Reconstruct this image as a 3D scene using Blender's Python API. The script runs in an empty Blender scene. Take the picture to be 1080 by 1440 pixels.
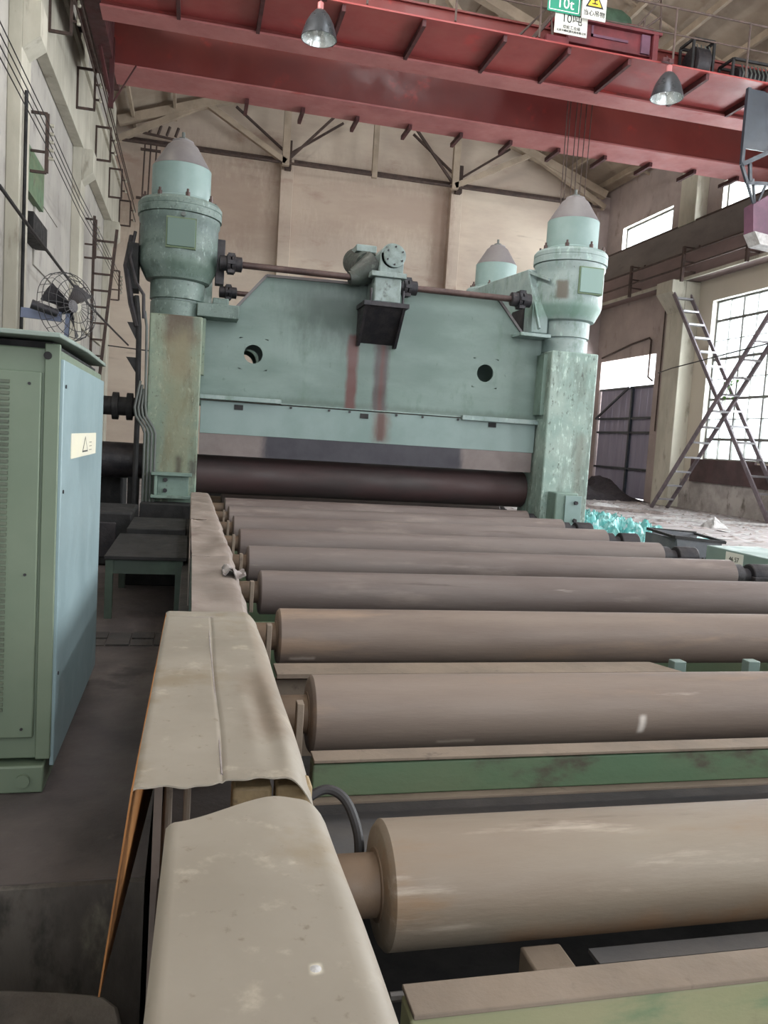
import bpy, math, random
from mathutils import Vector, Matrix, noise
random.seed(7)
SC = bpy.context.scene
COL = SC.collection
PI = math.pi

# ------------------------------------------------------------------ camera
cd = bpy.data.cameras.new('camera'); cam = bpy.data.objects.new('camera', cd); COL.objects.link(cam)
cd.sensor_fit = 'HORIZONTAL'; cd.sensor_width = 36.0; cd.lens = 36.0 * 1135.47 / 1080.0
cd.clip_start = 0.05; cd.clip_end = 300
yaw, pitch, roll = 0.237882, -0.0864364, 0.0621629
f0 = Vector((math.sin(yaw), math.cos(yaw), 0)); r0 = Vector((math.cos(yaw), -math.sin(yaw), 0)); u0 = Vector((0, 0, 1))
fw = math.cos(pitch) * f0 + math.sin(pitch) * u0
up = -math.sin(pitch) * f0 + math.cos(pitch) * u0
rt = math.cos(roll) * r0 + math.sin(roll) * up
u2 = -math.sin(roll) * r0 + math.cos(roll) * up
cam.matrix_world = Matrix(((rt.x, u2.x, -fw.x, 0), (rt.y, u2.y, -fw.y, 0), (rt.z, u2.z, -fw.z, 1.6), (0, 0, 0, 1)))
SC.camera = cam

# ------------------------------------------------------------------ sky, light, exposure
W = bpy.data.worlds.new('sky'); SC.world = W; W.use_nodes = True
bg = W.node_tree.nodes['Background']; bg.inputs[0].default_value = (0.93, 0.97, 1.0, 1); bg.inputs[1].default_value = 3.0
SC.view_settings.view_transform = 'Standard'; SC.view_settings.look = 'None'
SC.view_settings.gamma = 1.0; SC.view_settings.use_curve_mapping = False
SC.view_settings.exposure = 0.0
def daylight(name, loc, size, rot, power, col=(0.95, 0.98, 1.0)):
    l = bpy.data.lights.new(name, 'AREA'); l.shape = 'RECTANGLE'; l.size, l.size_y = size; l.energy = power; l.color = col
    o = bpy.data.objects.new(name, l); o.location = loc; o.rotation_euler = rot; COL.objects.link(o); return o
# added fill from the unseen open hall end, daylight through the row of side windows
daylight('fill_hall_end', (6.5, -9.6, 7.0), (18, 11), (math.radians(80), 0, 0), 330)
daylight('daylight_side_windows', (17.4, 15.0, 5.0), (5.6, 32), (0, math.radians(84), 0), 11500, (0.93, 0.97, 1.0))
daylight('daylight_upper_windows', (17.2, 15.0, 10.3), (1.6, 32), (0, math.radians(78), 0), 9000, (0.95, 0.97, 1.0))
daylight('daylight_left_upper_windows', (-3.9, 7.8, 11.4), (1.3, 13), (0, math.radians(-72), 0), 4500, (1.0, 0.97, 0.93))
daylight('fill_roof_opening', (6.65, 6.5, 15.9), (3, 13), (0, 0, 0), 850)  # added overhead fill in a made-up ridge opening

# ------------------------------------------------------------------ materials
def lin(c):
    return tuple(((v/255)/12.92 if v/255 <= 0.04045 else ((v/255+0.055)/1.055)**2.4) for v in c) + (1,)
def M(name, c1, c2=None, scale=3.0, rough=0.7, metal=0.0, bump=0.15, spots=None, stretch=(1,1,1), stains=(), bscale=None, lo=0.35, hi=0.65, dist=0.02):
    """noise-mixed paint c1/c2; spots: list of (colour, threshold 0..1, scale, stretch); stains: list of (colour, box, soft, strength)"""
    m = bpy.data.materials.new(name); m.use_nodes = True; nt = m.node_tree; N = nt.nodes; L = nt.links
    b = N['Principled BSDF']; b.inputs['Roughness'].default_value = rough; b.inputs['Metallic'].default_value = metal
    g = N.new('ShaderNodeNewGeometry')
    def nz(sc, st=(1,1,1), det=6, off=0.0):
        mp = N.new('ShaderNodeMapping'); mp.inputs['Scale'].default_value = st; mp.inputs['Location'].default_value = (off, off*1.7, off*0.3)
        L.new(g.outputs['Position'], mp.inputs['Vector'])
        t = N.new('ShaderNodeTexNoise'); t.inputs['Scale'].default_value = sc; t.inputs['Detail'].default_value = det; t.inputs['Roughness'].default_value = 0.62
        L.new(mp.outputs[0], t.inputs['Vector']); return t.outputs[0]
    def mix(fac, a, bb):
        x = N.new('ShaderNodeMix'); x.data_type = 'RGBA'
        for s, v in ((0, fac), (6, a), (7, bb)):
            if hasattr(v, 'links'): L.new(v, x.inputs[s])
            else: x.inputs[s].default_value = v
        return x.outputs[2]
    def rng(v, a, bb, t0=0.0, t1=1.0):
        r = N.new('ShaderNodeMapRange'); r.interpolation_type = 'SMOOTHSTEP'
        for i, q in enumerate((a, bb, t0, t1)): r.inputs[i+1].default_value = q
        L.new(v, r.inputs[0]); return r.outputs[0]
    def mul(a, bb):
        x = N.new('ShaderNodeMath'); x.operation = 'MULTIPLY'
        for i, q in enumerate((a, bb)):
            if hasattr(q, 'links'): L.new(q, x.inputs[i])
            else: x.inputs[i].default_value = q
        return x.outputs[0]
    col = lin(c1); n1 = nz(scale, stretch)
    if c2: col = mix(rng(n1, lo, hi), lin(c1), lin(c2))
    for i, (sc_, th, ss, st) in enumerate(spots or ()):
        col = mix(rng(nz(ss, st, 8, 3.1+i*7.7), th-.03, th+0.13), col, lin(sc_))
    if stains:
        sep = N.new('ShaderNodeSeparateXYZ'); L.new(g.outputs['Position'], sep.inputs[0])
        en = nz(9.0, (1, 1, .35), 6, 5.0)
        for (sc_, box, soft, stren) in stains:
            f = stren
            for ax, r in enumerate(box):
                if r is None: continue
                a_ = N.new('ShaderNodeMath'); a_.operation = 'MULTIPLY_ADD'; L.new(en, a_.inputs[0]); a_.inputs[1].default_value = soft*2.2
                L.new(sep.outputs[ax], a_.inputs[2]); o_ = soft*1.1
                f = mul(f, rng(a_.outputs[0], r[0]-soft+o_, r[0]+soft+o_)); f = mul(f, rng(a_.outputs[0], r[1]-soft+o_, r[1]+soft+o_, 1.0, 0.0))
            col = mix(f, col, lin(sc_))
    L.new(col, b.inputs['Base Color']) if hasattr(col, 'links') else setattr(b.inputs['Base Color'], 'default_value', col)
    if bump:
        bp = N.new('ShaderNodeBump'); bp.inputs['Strength'].default_value = bump; bp.inputs['Distance'].default_value = dist
        L.new(nz(bscale or scale*6, stretch, 8, 1.3), bp.inputs['Height']); L.new(bp.outputs[0], b.inputs['Normal'])
        rr = rng(nz(scale*2.3, stretch, 5, 9.0), 0.3, 0.7, max(0.05, rough-0.1), min(1, rough+0.12)); L.new(rr, b.inputs['Roughness'])
    return m

RUST = (92, 48, 38)
GR = (122, 152, 140)
m_green = M('worn_green_paint', (96,116,108), (110,130,120), 1.6, .55, 0, .12, spots=[((80,94,84), .57, 5, (1,1,.5)), ((62,58,50), .64, 16, (1,1,.7))])
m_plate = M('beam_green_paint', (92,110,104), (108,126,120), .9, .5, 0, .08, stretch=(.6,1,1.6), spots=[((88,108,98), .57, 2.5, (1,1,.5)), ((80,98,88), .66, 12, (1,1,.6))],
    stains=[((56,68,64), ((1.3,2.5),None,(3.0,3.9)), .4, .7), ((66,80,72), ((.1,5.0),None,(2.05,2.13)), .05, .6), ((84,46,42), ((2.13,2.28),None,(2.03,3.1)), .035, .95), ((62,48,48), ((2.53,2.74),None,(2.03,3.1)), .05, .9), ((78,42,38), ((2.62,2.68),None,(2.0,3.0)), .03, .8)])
m_lowplate = M('lower_plate_green_paint', (106,126,122), (120,138,136), .8, .5, 0, .08, spots=[((96,112,106), .68, 6, (1,1,.4)), ((90,70,60), .76, 22, (1,1,1))],
    stains=[((92,62,54), ((2.56,2.8),None,(1.6,2.02)), .09, .75), ((76,46,40), ((2.62,2.72),None,(1.6,2.02)), .03, .8)])
m_collum_l = M('stained_column_paint', (100,120,108), (122,134,116), 1.3, .6, 0, .2, spots=[((86,90,76), .54, 5, (1,1,.3)), ((58,50,42), .61, 30, (1,1,.8)), ((142,150,132), .58, 22, (1,1,.5))],
    stains=[((74,50,38), ((-.4,.02),None,(2.72,3.2)), .1, .8), ((104,76,54), ((-.33,-.05),None,(2.3,2.8)), .12, .6), ((120,116,90), ((-.4,.0),None,(.9,2.9)), .2, .65), ((52,44,38), ((-.2,-.12),None,(.9,1.25)), .05, .8), ((50,44,38), ((-.02,.08),None,(1.0,1.2)), .05, .8)])
m_column_r = M('flaking_column_paint', (120,142,134), (140,156,148), 1.6, .6, 0, .25, spots=[((100,114,106), .54, 4, (1,1,.25)), ((64,68,62), .6, 24, (1,1,.4)), ((168,186,178), .57, 18, (1,1,.4))],
    stains=[((96,98,88), ((5.62,5.78),None,(.7,1.9)), .09, .7)])
m_unit = M('speckled_green_housing', (88,104,98), (104,120,114), 2.2, .5, 0, .15, spots=[((76,92,86), .53, 5, (1,1,1)), ((54,60,54), .6, 34, (1,1,1)), ((132,150,144), .58, 18, (1,1,.6))],
    stains=[((74,88,88), ((-.85,.3),None,(4.15,4.35)), .06, .5), ((72,92,80), ((-.4,.3),None,(3.6,3.85)), .08, .6)])
m_unit_r = M('pale_green_housing', (120,138,136), (136,150,148), 2.0, .5, 0, .12, spots=[((102,122,114), .54, 5, (1,1,.5)), ((80,88,82), .63, 34, (1,1,1)), ((152,172,168), .6, 14, (1,1,.4))],
    stains=[((96,92,84), ((5.1,5.25),None,(3.85,4.12)), .03, 1.0), ((100,132,118), ((4.8,6.1),None,(3.6,3.8)), .06, .6)])
m_capgreen = M('motor_cover_green', (112,134,130), (124,144,142), 1.5, .45, 0, .05, spots=[((104,124,116), .66, 5, (1,1,.3))])
m_capgrey = M('grey_cone_paint', (96,92,94), (106,102,102), 2, .55, 0, .05, spots=[((96,88,88), .66, 6, (1,1,.3))])
m_dark = M('greasy_dark_steel', (34,33,38), (52,48,50), 6, .5, .3, .25)
m_darkshaft = M('dark_rusted_shaft', (62,46,44), (82,64,60), 5, .5, .3, .2)
m_black = M('black_machinery_and_shade', (18,19,20), (34,33,34), 3, .75, 0, .3)
m_bluegrey = M('gear_reducer_paint', (128,142,140), (104,116,112), 5, .5, 0, .2, spots=[((60,62,58), .58, 9, (1,1,.6))])
m_redmotor = M('oily_gearbox_paint', (60,68,62), (46,48,46), 6, .5, 0, .25, spots=[((98,108,100), .62, 10, (1,1,1))])
m_tan = M('dusty_roller_steel', (134,124,110), (122,108,94), 1.2, .62, .0, .1, stretch=(.4,2,2), spots=[((126,102,78), .53, 2.2, (.35,1.6,1.6)), ((104,90,78), .62, 14, (.15,1,1)), ((160,148,134), .6, 9, (.2,1.5,1.5)), ((170,160,148), .745, 5, (.35,3,3))], bscale=40, stains=[((150,104,62), ((.75,2.6),None,(.4,.485)), .05, .6)])
m_tan2 = M('brown_roller_steel', (122,108,98), (106,92,84), 1.4, .62, .05, .1, stretch=(.3,2,2), spots=[((134,114,98), .56, 2.6, (.3,1.5,1.5)), ((92,78,70), .68, 9, (.2,2,2)), ((176,166,156), .69, 6, (.3,4,4))], bscale=40, stains=[((214,204,196), ((1.79,1.815),(2.7,2.95),(.5,.57)), .012, .95), ((186,172,160), ((.53,.66),(3.9,4.1),(.46,.475)), .01, .8), ((176,164,150), ((.95,1.1),(2.7,2.95),(.475,.485)), .008, .7)])
m_tan3 = M('worn_purple_brown_roller_steel', (108,98,94), (96,84,80), 1.4, .62, .08, .1, stretch=(.3,2,2), spots=[((122,110,104), .56, 3, (.3,2,2)), ((84,72,68), .64, 9, (.15,2,2)), ((150,140,134), .68, 8, (.3,4,4))], bscale=40)
m_rollend = M('roller_end_steel', (112,92,74), (96,80,66), 5, .6, 0, .1)
m_cover = M('dusty_beige_sheet_metal', (144,136,124), (132,124,112), 1.2, .55, 0, .06, spots=[((128,116,98), .55, 2.4, (1,1,1)), ((170,160,144), .6, 7, (1,1,1)), ((108,96,82), .64, 26, (1,1,1))],
    stains=[((112,98,84), ((.2,.3),(2.1,2.7),None), .07, .85), ((132,118,104), ((.26,.3),(2.6,3.4),None), .03, .6), ((222,214,196), ((.208,.222),(1.128,1.148),None), .006, .9)], bscale=9, dist=.01)
m_cover3 = M('crumpled_dusty_sheet_metal', (140,128,120), (124,112,104), 2.2, .6, 0, .12, spots=[((120,104,98), .6, 5, (1,1,1)), ((96,82,76), .7, 14, (1,1,1))])
m_skirt = M('orange_primer_sheet', (160,108,54), (136,88,44), 2.5, .6, 0, .1, spots=[((104,78,52), .62, 6, (1,1,1))])
m_beam = M('dusty_green_beam', (128,132,98), (142,138,108), 1.8, .65, 0, .2, stretch=(.5,1,1), spots=[((84,112,84), .55, 3.5, (.4,1,1)), ((104,92,76), .6, 6, (.5,1,1)), ((70,60,50), .72, 20, (1,1,1))])
m_beamdark = M('grimy_green_beam', (84,110,84), (98,112,86), 2, .65, 0, .2, stretch=(.5,1,1), spots=[((76,66,58), .58, 5, (.5,1,1))])
m_liptop = M('dust_covered_flange', (112,100,88), (126,112,98), 2.5, .75, 0, .2, spots=[((92,80,70), .62, 14, (1,1,1))])
m_pit = M('dark_pit_and_shade', (46,44,44), (62,58,56), 2, .8, 0, .3)
m_plateg = M('grey_dusty_plate', (84,84,86), (98,94,92), 2.5, .6, .1, .15)
m_bearing = M('yellowed_bearing_housing', (150,130,96), (122,104,78), 6, .65, 0, .25, spots=[((84,68,50), .62, 12, (1,1,1))])
m_cabinet = M('cabinet_olive_green', (98,112,94), (108,120,102), 1.2, .5, 0, .05, spots=[((90,104,86), .66, 4, (1,1,.5)), ((70,74,60), .76, 26, (1,1,1))])
m_cabside = M('cabinet_side_sky_tint', (124,144,148), (130,150,154), .8, .4, 0, .03, spots=[((124,148,146), .74, 12, (1,1,1))])  # cyan sky light painted into the side colour of the green cabinet
m_cabdark = M('cabinet_louver_dark', (92,100,84), (74,82,70), 4, .6, 0, .05)
m_cabroof = M('cabinet_roof_sheet', (128,140,132), (112,122,114), 2, .5, 0, .08)
m_floorL = M('dark_oiled_floor', (88,80,78), (66,60,60), 1.1, .55, 0, .3, spots=[((52,46,46), .55, 2.4, (1,1,1)), ((116,106,98), .66, 7, (1,1,1)), ((140,130,118), .76, 22, (1,1,1))])
m_floorR = M('littered_pale_floor', (156,150,150), (134,126,124), 1.1, .75, 0, .3, stretch=(.5,1.2,1), spots=[((104,96,94), .6, 2.2, (.5,1.5,1)), ((206,202,200), .62, 6, (.5,1.4,1)), ((88,78,76), .68, 9, (.6,1.4,1))])
m_face = M('stained_foundation_face', (98,92,86), (66,60,56), 2.5, .75, 0, .35, stretch=(1,1,.4), spots=[((44,42,38), .58, 4, (1,1,.5)), ((120,114,100), .6, 4, (1,1,.5))])
m_wall = M('yellowed_plaster', (204,190,174), (188,172,158), .45, .85, 0, .12, stretch=(.6,.6,1.8), spots=[((172,148,134), .6, .6, (.6,.6,1.6)), ((176,162,148), .64, 1.6, (.4,.4,2.5))], bscale=3, stains=[((146,120,108), ((9.0,9.65),None,(3,11.8)), .25, .55), ((150,124,110), ((-3.1,2.9),None,(8.5,12)), 1.2, .55), ((150,126,112), ((3.4,9.5),None,(9.5,12)), .9, .45)])
m_wallL = M('grey_peeling_plaster', (176,172,164), (158,154,148), .8, .85, 0, .2, stretch=(1,1,.6), spots=[((138,134,130), .58, 2, (1,1,.6)), ((112,106,100), .7, 7, (1,1,.7))])
m_wallR = M('purplish_grey_plaster', (174,160,156), (158,146,142), .7, .85, 0, .15, spots=[((132,118,112), .6, 1.6, (1,1,.6)), ((182,172,160), .66, 4, (1,1,.4))],
    stains=[((196,188,172), (None,(-9,25.2),(-1,7.6)), .05, .9)])
m_conc = M('limewashed_concrete', (190,186,172), (170,166,152), 1.2, .85, 0, .2, stretch=(1,1,.35), spots=[((146,140,126), .6, 3, (1,1,.3)), ((120,112,104), .7, 9, (1,1,.4))])
m_plinth = M('weathered_plinth', (172,166,162), (144,138,134), 1.6, .85, 0, .25, spots=[((104,98,92), .57, 3, (1,1,.5)), ((84,78,74), .68, 9, (1,1,.6))])
m_beamR = M('grey_runway_concrete', (126,120,116), (112,104,102), 1, .85, 0, .15, stretch=(1,.4,1), spots=[((98,90,90), .62, 3, (1,.5,1))])
m_beamR2 = M('pinkish_runway_concrete', (138,120,118), (124,108,106), 1, .85, 0, .15, stretch=(1,.4,1))
m_roof = M('aged_roof_slab', (168,154,138), (148,134,120), .7, .9, 0, .15, spots=[((140,124,112), .6, 1.6, (1,1,1)), ((200,192,176), .66, 4, (1,1,1))])
m_truss = M('whitewashed_truss', (168,152,134), (150,136,120), 2, .8, 0, .1)
m_rustbar = M('rusty_steel_bar', (64,52,48), (80,64,58), 5, .7, .1, .15)
m_red = M('crane_red_paint', (112,46,42), (100,40,38), .7, .42, 0, .06, spots=[((146,44,40), .62, 1.6, (1,1,1)), ((120,48,44), .72, 7, (1,1,1))])
m_redU = M('dusty_floorlit_crane_red', (168,106,104), (154,92,92), 1.0, .5, 0, .06, spots=[((150,66,62), .64, 3, (.5,1,1))])  # light reflected off the floor painted in, with dust, for girder undersides
m_redwalk = M('walkway_red_paint', (146,66,64), (132,56,56), .6, .42, 0, .05, spots=[((160,56,54), .62, 1.2, (1,1,1))])
m_reddark = M('crane_bracket_red', (74,30,32), (60,28,30), 2, .6, 0, .1)
m_trolley = M('trolley_maroon', (112,44,50), (88,38,44), 2, .55, 0, .15)
m_moss = M('dark_green_motor', (38,58,44), (50,72,56), 4, .6, 0, .25)
m_cabblue = M('crane_cabin_grey', (50,58,66), (42,48,56), 2, .4, 0, .08)
m_purple = M('purple_drum_paint', (104,70,88), (84,58,74), 2, .5, 0, .1)
m_gate = M('lilac_grey_gate_sheet', (150,146,164), (138,134,152), 1.2, .6, 0, .08, stretch=(1,3,.3))
m_rustpanel = M('brown_rust_panel', (84,66,66), (70,56,56), 1.6, .8, 0, .15)
m_alu = M('aluminium_ladder', (150,148,152), (132,130,134), 4, .4, .3, .1)
m_ladsteel = M('ladder_purple_grey_steel', (118,108,114), (96,88,94), 4, .55, .1, .1)
m_winframe = M('window_steel', (108,108,104), (90,90,88), 4, .6, 0, .1)
m_reveal = M('white_reveal', (216,214,206), (200,198,190), 2, .8, 0, .1)
m_tarp = M('turquoise_tarp', (84,170,168), (140,190,188), 3.2, .4, 0, .2, spots=[((196,206,210), .56, 7, (1,1,1)), ((44,120,116), .6, 11, (1,1,1)), ((110,130,130), .62, 5, (1,1,1))])
m_heap = M('dark_coal_heap', (40,36,40), (56,50,54), 8, .9, 0, .8)
m_white = M('white_sign_board', (206,206,198), (196,196,190), 2, .5, 0, 0)
m_gsign = M('green_sign_board', (24,128,100), (28,120,96), 2, .45, 0, 0)
m_ink = M('black_sign_ink', (34,34,34), None, 1, .6, 0, 0)
m_yel = M('warning_yellow', (226,186,50), None, 1, .5, 0, 0)
m_wtext = M('white_sign_ink', (232,232,228), None, 1, .5, 0, 0)
m_sticker = M('cream_sticker', (206,202,186), (212,208,184), 3, .5, 0, 0)
m_paper = M('torn_white_paper', (178,176,176), (150,148,146), 8, .7, 0, .3)
m_scrap = M('grey_brown_scrap', (120,110,108), (150,142,138), 6, .8, 0, .4)
m_lamp = M('spun_aluminium_shade', (84,86,90), (70,74,78), 3, .35, .6, .03)
m_refl = M('lamp_reflector', (226,230,228), (206,212,212), 9, .18, .7, .03)
m_pvc = M('grey_conduit', (84,90,86), (70,74,72), 3, .45, 0, .05)
m_leaf = M('leaf_green', (104,150,70), (70,116,52), 6, .6, 0, .05)
m_crate = M('dark_grey_crate', (84,88,94), (98,100,104), 4, .55, .1, .15)
m_boxgreen = M('pale_green_girder', (116,134,128), (106,124,120), 1.6, .5, 0, .08, spots=[((110,124,116), .66, 8, (1,1,1))])
m_bench = M('green_step_paint', (72,88,76), (60,72,64), 3, .6, 0, .15)
m_fanblue = M('fan_blue_steel', (104,112,136), (90,96,116), 3, .5, .1, .05)
m_wire = M('black_cable', (40,38,40), None, 1, .6, 0, 0)
m_glassy = bpy.data.materials.new('dusty_window_glass'); m_glassy.use_nodes = True
_n = m_glassy.node_tree; _b = _n.nodes['Principled BSDF']; _t = _n.nodes.new('ShaderNodeBsdfTransparent'); _m = _n.nodes.new('ShaderNodeMixShader')
_b.inputs['Base Color'].default_value = (.8, .85, .85, 1); _b.inputs['Roughness'].default_value = .25
_t.inputs[0].default_value = (.95, .97, .97, 1); _m.inputs[0].default_value = .12
_n.links.new(_t.outputs[0], _m.inputs[1]); _n.links.new(_b.outputs[0], _m.inputs[2]); _n.links.new(_m.outputs[0], _n.nodes['Material Output'].inputs[0])

# ------------------------------------------------------------------ mesh helpers (world coordinates)
class MB:
    def __init__(s): s.v = []; s.f = []
    def add(s, vs, fs):
        n = len(s.v); s.v += [tuple(v) for v in vs]; s.f += [tuple(i+n for i in f) for f in fs]; return s
    def box(s, x0, x1, y0, y1, z0, z1):
        return s.add([(x0,y0,z0),(x1,y0,z0),(x1,y1,z0),(x0,y1,z0),(x0,y0,z1),(x1,y0,z1),(x1,y1,z1),(x0,y1,z1)],
            [(0,3,2,1),(4,5,6,7),(0,1,5,4),(1,2,6,5),(2,3,7,6),(3,0,4,7)])
    def bar(s, a, b, w, h=None, upv=(0,0,1)):
        a = Vector(a); b = Vector(b); h = h or w; d = (b-a).normalized(); u = Vector(upv)
        if abs(d.dot(u)) > .98: u = Vector((0,1,0))
        sx = d.cross(u).normalized()*w/2; sz = sx.cross(d).normalized()*h/2
        vs = [p+i*sx+j*sz for p in (a, b) for i, j in ((-1,-1),(1,-1),(1,1),(-1,1))]
        return s.add(vs, [(0,1,2,3),(7,6,5,4),(0,4,5,1),(1,5,6,2),(2,6,7,3),(3,7,4,0)])
    def prism(s, pts, axis, a, b):
        n = len(pts)
        def mk(p, t):
            if axis == 0: return (t, p[0], p[1])
            if axis == 1: return (p[0], t, p[1])
            return (p[0], p[1], t)
        return s.add([mk(p, a) for p in pts]+[mk(p, b) for p in pts],
            [tuple(range(n)), tuple(range(2*n-1, n-1, -1))]+[(i, i+n, (i+1)%n+n, (i+1)%n) for i in range(n)])
    def lathe(s, c, prof, axis=2, n=32, caps=True):
        c = Vector(c); vs = []
        for r, t in prof:
            for i in range(n):
                a = 2*PI*i/n; q = (r*math.cos(a), r*math.sin(a))
                vs.append(c+Vector({2: (q[0], q[1], t), 0: (t, q[0], q[1]), 1: (q[0], t, q[1])}[axis]))
        fs = [(k*n+i, k*n+(i+1)%n, (k+1)*n+(i+1)%n, (k+1)*n+i) for k in range(len(prof)-1) for i in range(n)]
        if caps: fs += [tuple(range(n))[::-1], tuple(range((len(prof)-1)*n, len(prof)*n))]
        return s.add(vs, fs)
    def cyl(s, a, b, r, r2=None, n=16):
        a = Vector(a); b = Vector(b); r2 = r if r2 is None else r2; d = (b-a).normalized()
        u = d.orthogonal().normalized(); w = d.cross(u); vs = []
        for p, q in ((a, r), (b, r2)):
            for i in range(n):
                t = 2*PI*i/n; vs.append(p+q*(math.cos(t)*u+math.sin(t)*w))
        return s.add(vs, [(i, (i+1)%n, (i+1)%n+n, i+n) for i in range(n)]+[tuple(range(n))[::-1], tuple(range(n, 2*n))])
    def tube(s, pts, r, n=8):
        pts = [Vector(p) for p in pts]; vs = []; m = len(pts); u = None
        for k, p in enumerate(pts):
            d = ((pts[min(k+1, m-1)]-p).normalized()+(p-pts[max(k-1, 0)]).normalized()).normalized()
            u = d.orthogonal().normalized() if u is None else (u-d*u.dot(d)).normalized()
            w = d.cross(u)
            for i in range(n):
                t = 2*PI*i/n; vs.append(p+r*(math.cos(t)*u+math.sin(t)*w))
        return s.add(vs, [(k*n+i, k*n+(i+1)%n, (k+1)*n+(i+1)%n, (k+1)*n+i) for k in range(m-1) for i in range(n)]+[tuple(range(n))[::-1], tuple(range((m-1)*n, m*n))])
    def grid(s, fn, nu, nv, thick=0.0, tdir=(0,0,-1)):
        vs = [fn(i/nu, j/nv) for j in range(nv+1) for i in range(nu+1)]
        fs = [(j*(nu+1)+i, j*(nu+1)+i+1, (j+1)*(nu+1)+i+1, (j+1)*(nu+1)+i) for j in range(nv) for i in range(nu)]
        if thick:
            n = len(vs); t = Vector(tdir)*thick; vs = vs+[tuple(Vector(v)+t) for v in vs]; fs2 = [tuple(q+n for q in f)[::-1] for f in fs]
            e = [i for i in range(nu+1)]+[j*(nu+1)+nu for j in range(1, nv+1)]+[nv*(nu+1)+i for i in range(nu-1, -1, -1)]+[j*(nu+1) for j in range(nv-1, 0, -1)]
            fs = fs+fs2+[(e[k], e[k]+n, e[(k+1)%len(e)]+n, e[(k+1)%len(e)]) for k in range(len(e))]
        return s.add(vs, fs)

def smooth_path(p, n=6):
    p = [Vector(q) for q in p]; out = []
    for i in range(len(p)-1):
        a, b, c, d = p[max(i-1, 0)], p[i], p[i+1], p[min(i+2, len(p)-1)]
        for k in range(n):
            t = k/n; out.append(.5*((2*b)+(c-a)*t+(2*a-5*b+4*c-d)*t*t+(3*b-a-3*c+d)*t**3))
    return out+[p[-1]]
def worg(o):
    v = Vector((0,0,0))
    while o: v = v+o.location; o = o.parent
    return v
def make(name, mb, mat, parent=None, bev=0.0, loc=None):
    if parent is not None: org = worg(parent)
    elif loc is not None: org = Vector(loc)
    else:
        xs, ys, zs = zip(*mb.v); org = Vector(((min(xs)+max(xs))/2, (min(ys)+max(ys))/2, min(zs)))
    me = bpy.data.meshes.new(name); me.from_pydata([tuple(Vector(v)-org) for v in mb.v], [], mb.f)
    me.polygons.foreach_set('use_smooth', [True]*len(me.polygons)); me.update(); me.set_sharp_from_angle(angle=math.radians(32))
    me.materials.append(mat)
    o = bpy.data.objects.new(name, me); COL.objects.link(o)
    if parent is not None: o.parent = parent
    else: o.location = org
    if bev:
        b = o.modifiers.new('bevel', 'BEVEL'); b.width = bev; b.segments = 2; b.limit_method = 'ANGLE'; b.angle_limit = math.radians(40)
    return o
def tag(o, label, cat, group=None, kind=None):
    o['label'] = label; o['category'] = cat
    if group: o['group'] = group
    if kind: o['kind'] = kind
    return o
def thing(name, loc, label, cat, group=None):
    o = bpy.data.objects.new(name, None); o.empty_display_size = .1; COL.objects.link(o); o.location = loc
    return tag(o, label, cat, group)
def struct(name, mb, mat, parent=None, bev=0.0):
    o = make(name, mb, mat, parent, bev)
    if parent is None: o['kind'] = 'structure'
    return o
def copy_thing(src, offset, label):
    c = src.copy(); COL.objects.link(c); c.location = src.location+Vector(offset); c['label'] = label
    for ch in list(src.children):
        d = ch.copy(); COL.objects.link(d); d.parent = c
        for g in list(ch.children):
            e = g.copy(); COL.objects.link(e); e.parent = d
    return c
def text(parent, body, size, loc, rot, mat, name='lettering', ext=.002):
    cu = bpy.data.curves.new(name, 'FONT'); cu.body = body; cu.size = size; cu.extrude = ext; cu.align_x = 'CENTER'; cu.align_y = 'CENTER'; cu.resolution_u = 3
    t = bpy.data.objects.new(name, cu); COL.objects.link(t); dg = bpy.context.evaluated_depsgraph_get()
    me = bpy.data.meshes.new_from_object(t.evaluated_get(dg)); bpy.data.objects.remove(t); me.materials.clear(); me.materials.append(mat)
    o = bpy.data.objects.new(name, me); COL.objects.link(o); o.parent = parent; o.location = Vector(loc)-worg(parent); o.rotation_euler = rot; return o

# ================================================================== HALL SHELL
XL, XR, YE = -3.15, 16.4, 32.0
# floor: raised slabs around the roller table pit
f = MB().box(-3.5, -.1, 2.87, 13.2, -.9, 0)
fl = struct('floor', f, m_floorL)
# worn oily patch of dark bricks let into the floor by the cabinet
for i in range(4):
    for j in range(2):
        struct('brick', MB().box(-.72+i*.17, -.56+i*.17, 6.05+j*.2, 6.23+j*.2, -.01, .006+.006*((i+j)%2)), m_pit, fl)
fr = struct('floor', MB().box(6.3, 16.8, -9.6, 32.4, -.9, 0).box(-3.5, 6.3, 13.2, 32.4, -.9, 0), m_floorR)
struct('floor', MB().box(-3.5, 6.3, -9.6, 13.2, -1.0, -.9), m_pit)
struct('trim_1', MB().box(-3.5, -.1, 2.84, 2.87, -.9, -.004), m_face)
slab = MB(); pts = [(-3.5, -9.6), (-.12, -9.6), (-.12, 2.12)]+[(-.24+.12*math.cos(a), 2.14+.13*math.sin(a)) for a in [0, .5, 1.0, 1.3]]+[(-.3, 2.29), (-.45, 2.32), (-.7, 2.35), (-3.5, 2.36)]
slab.prism(pts, 2, -.9, 0); struct('floor', slab, m_face, bev=.012)

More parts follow.
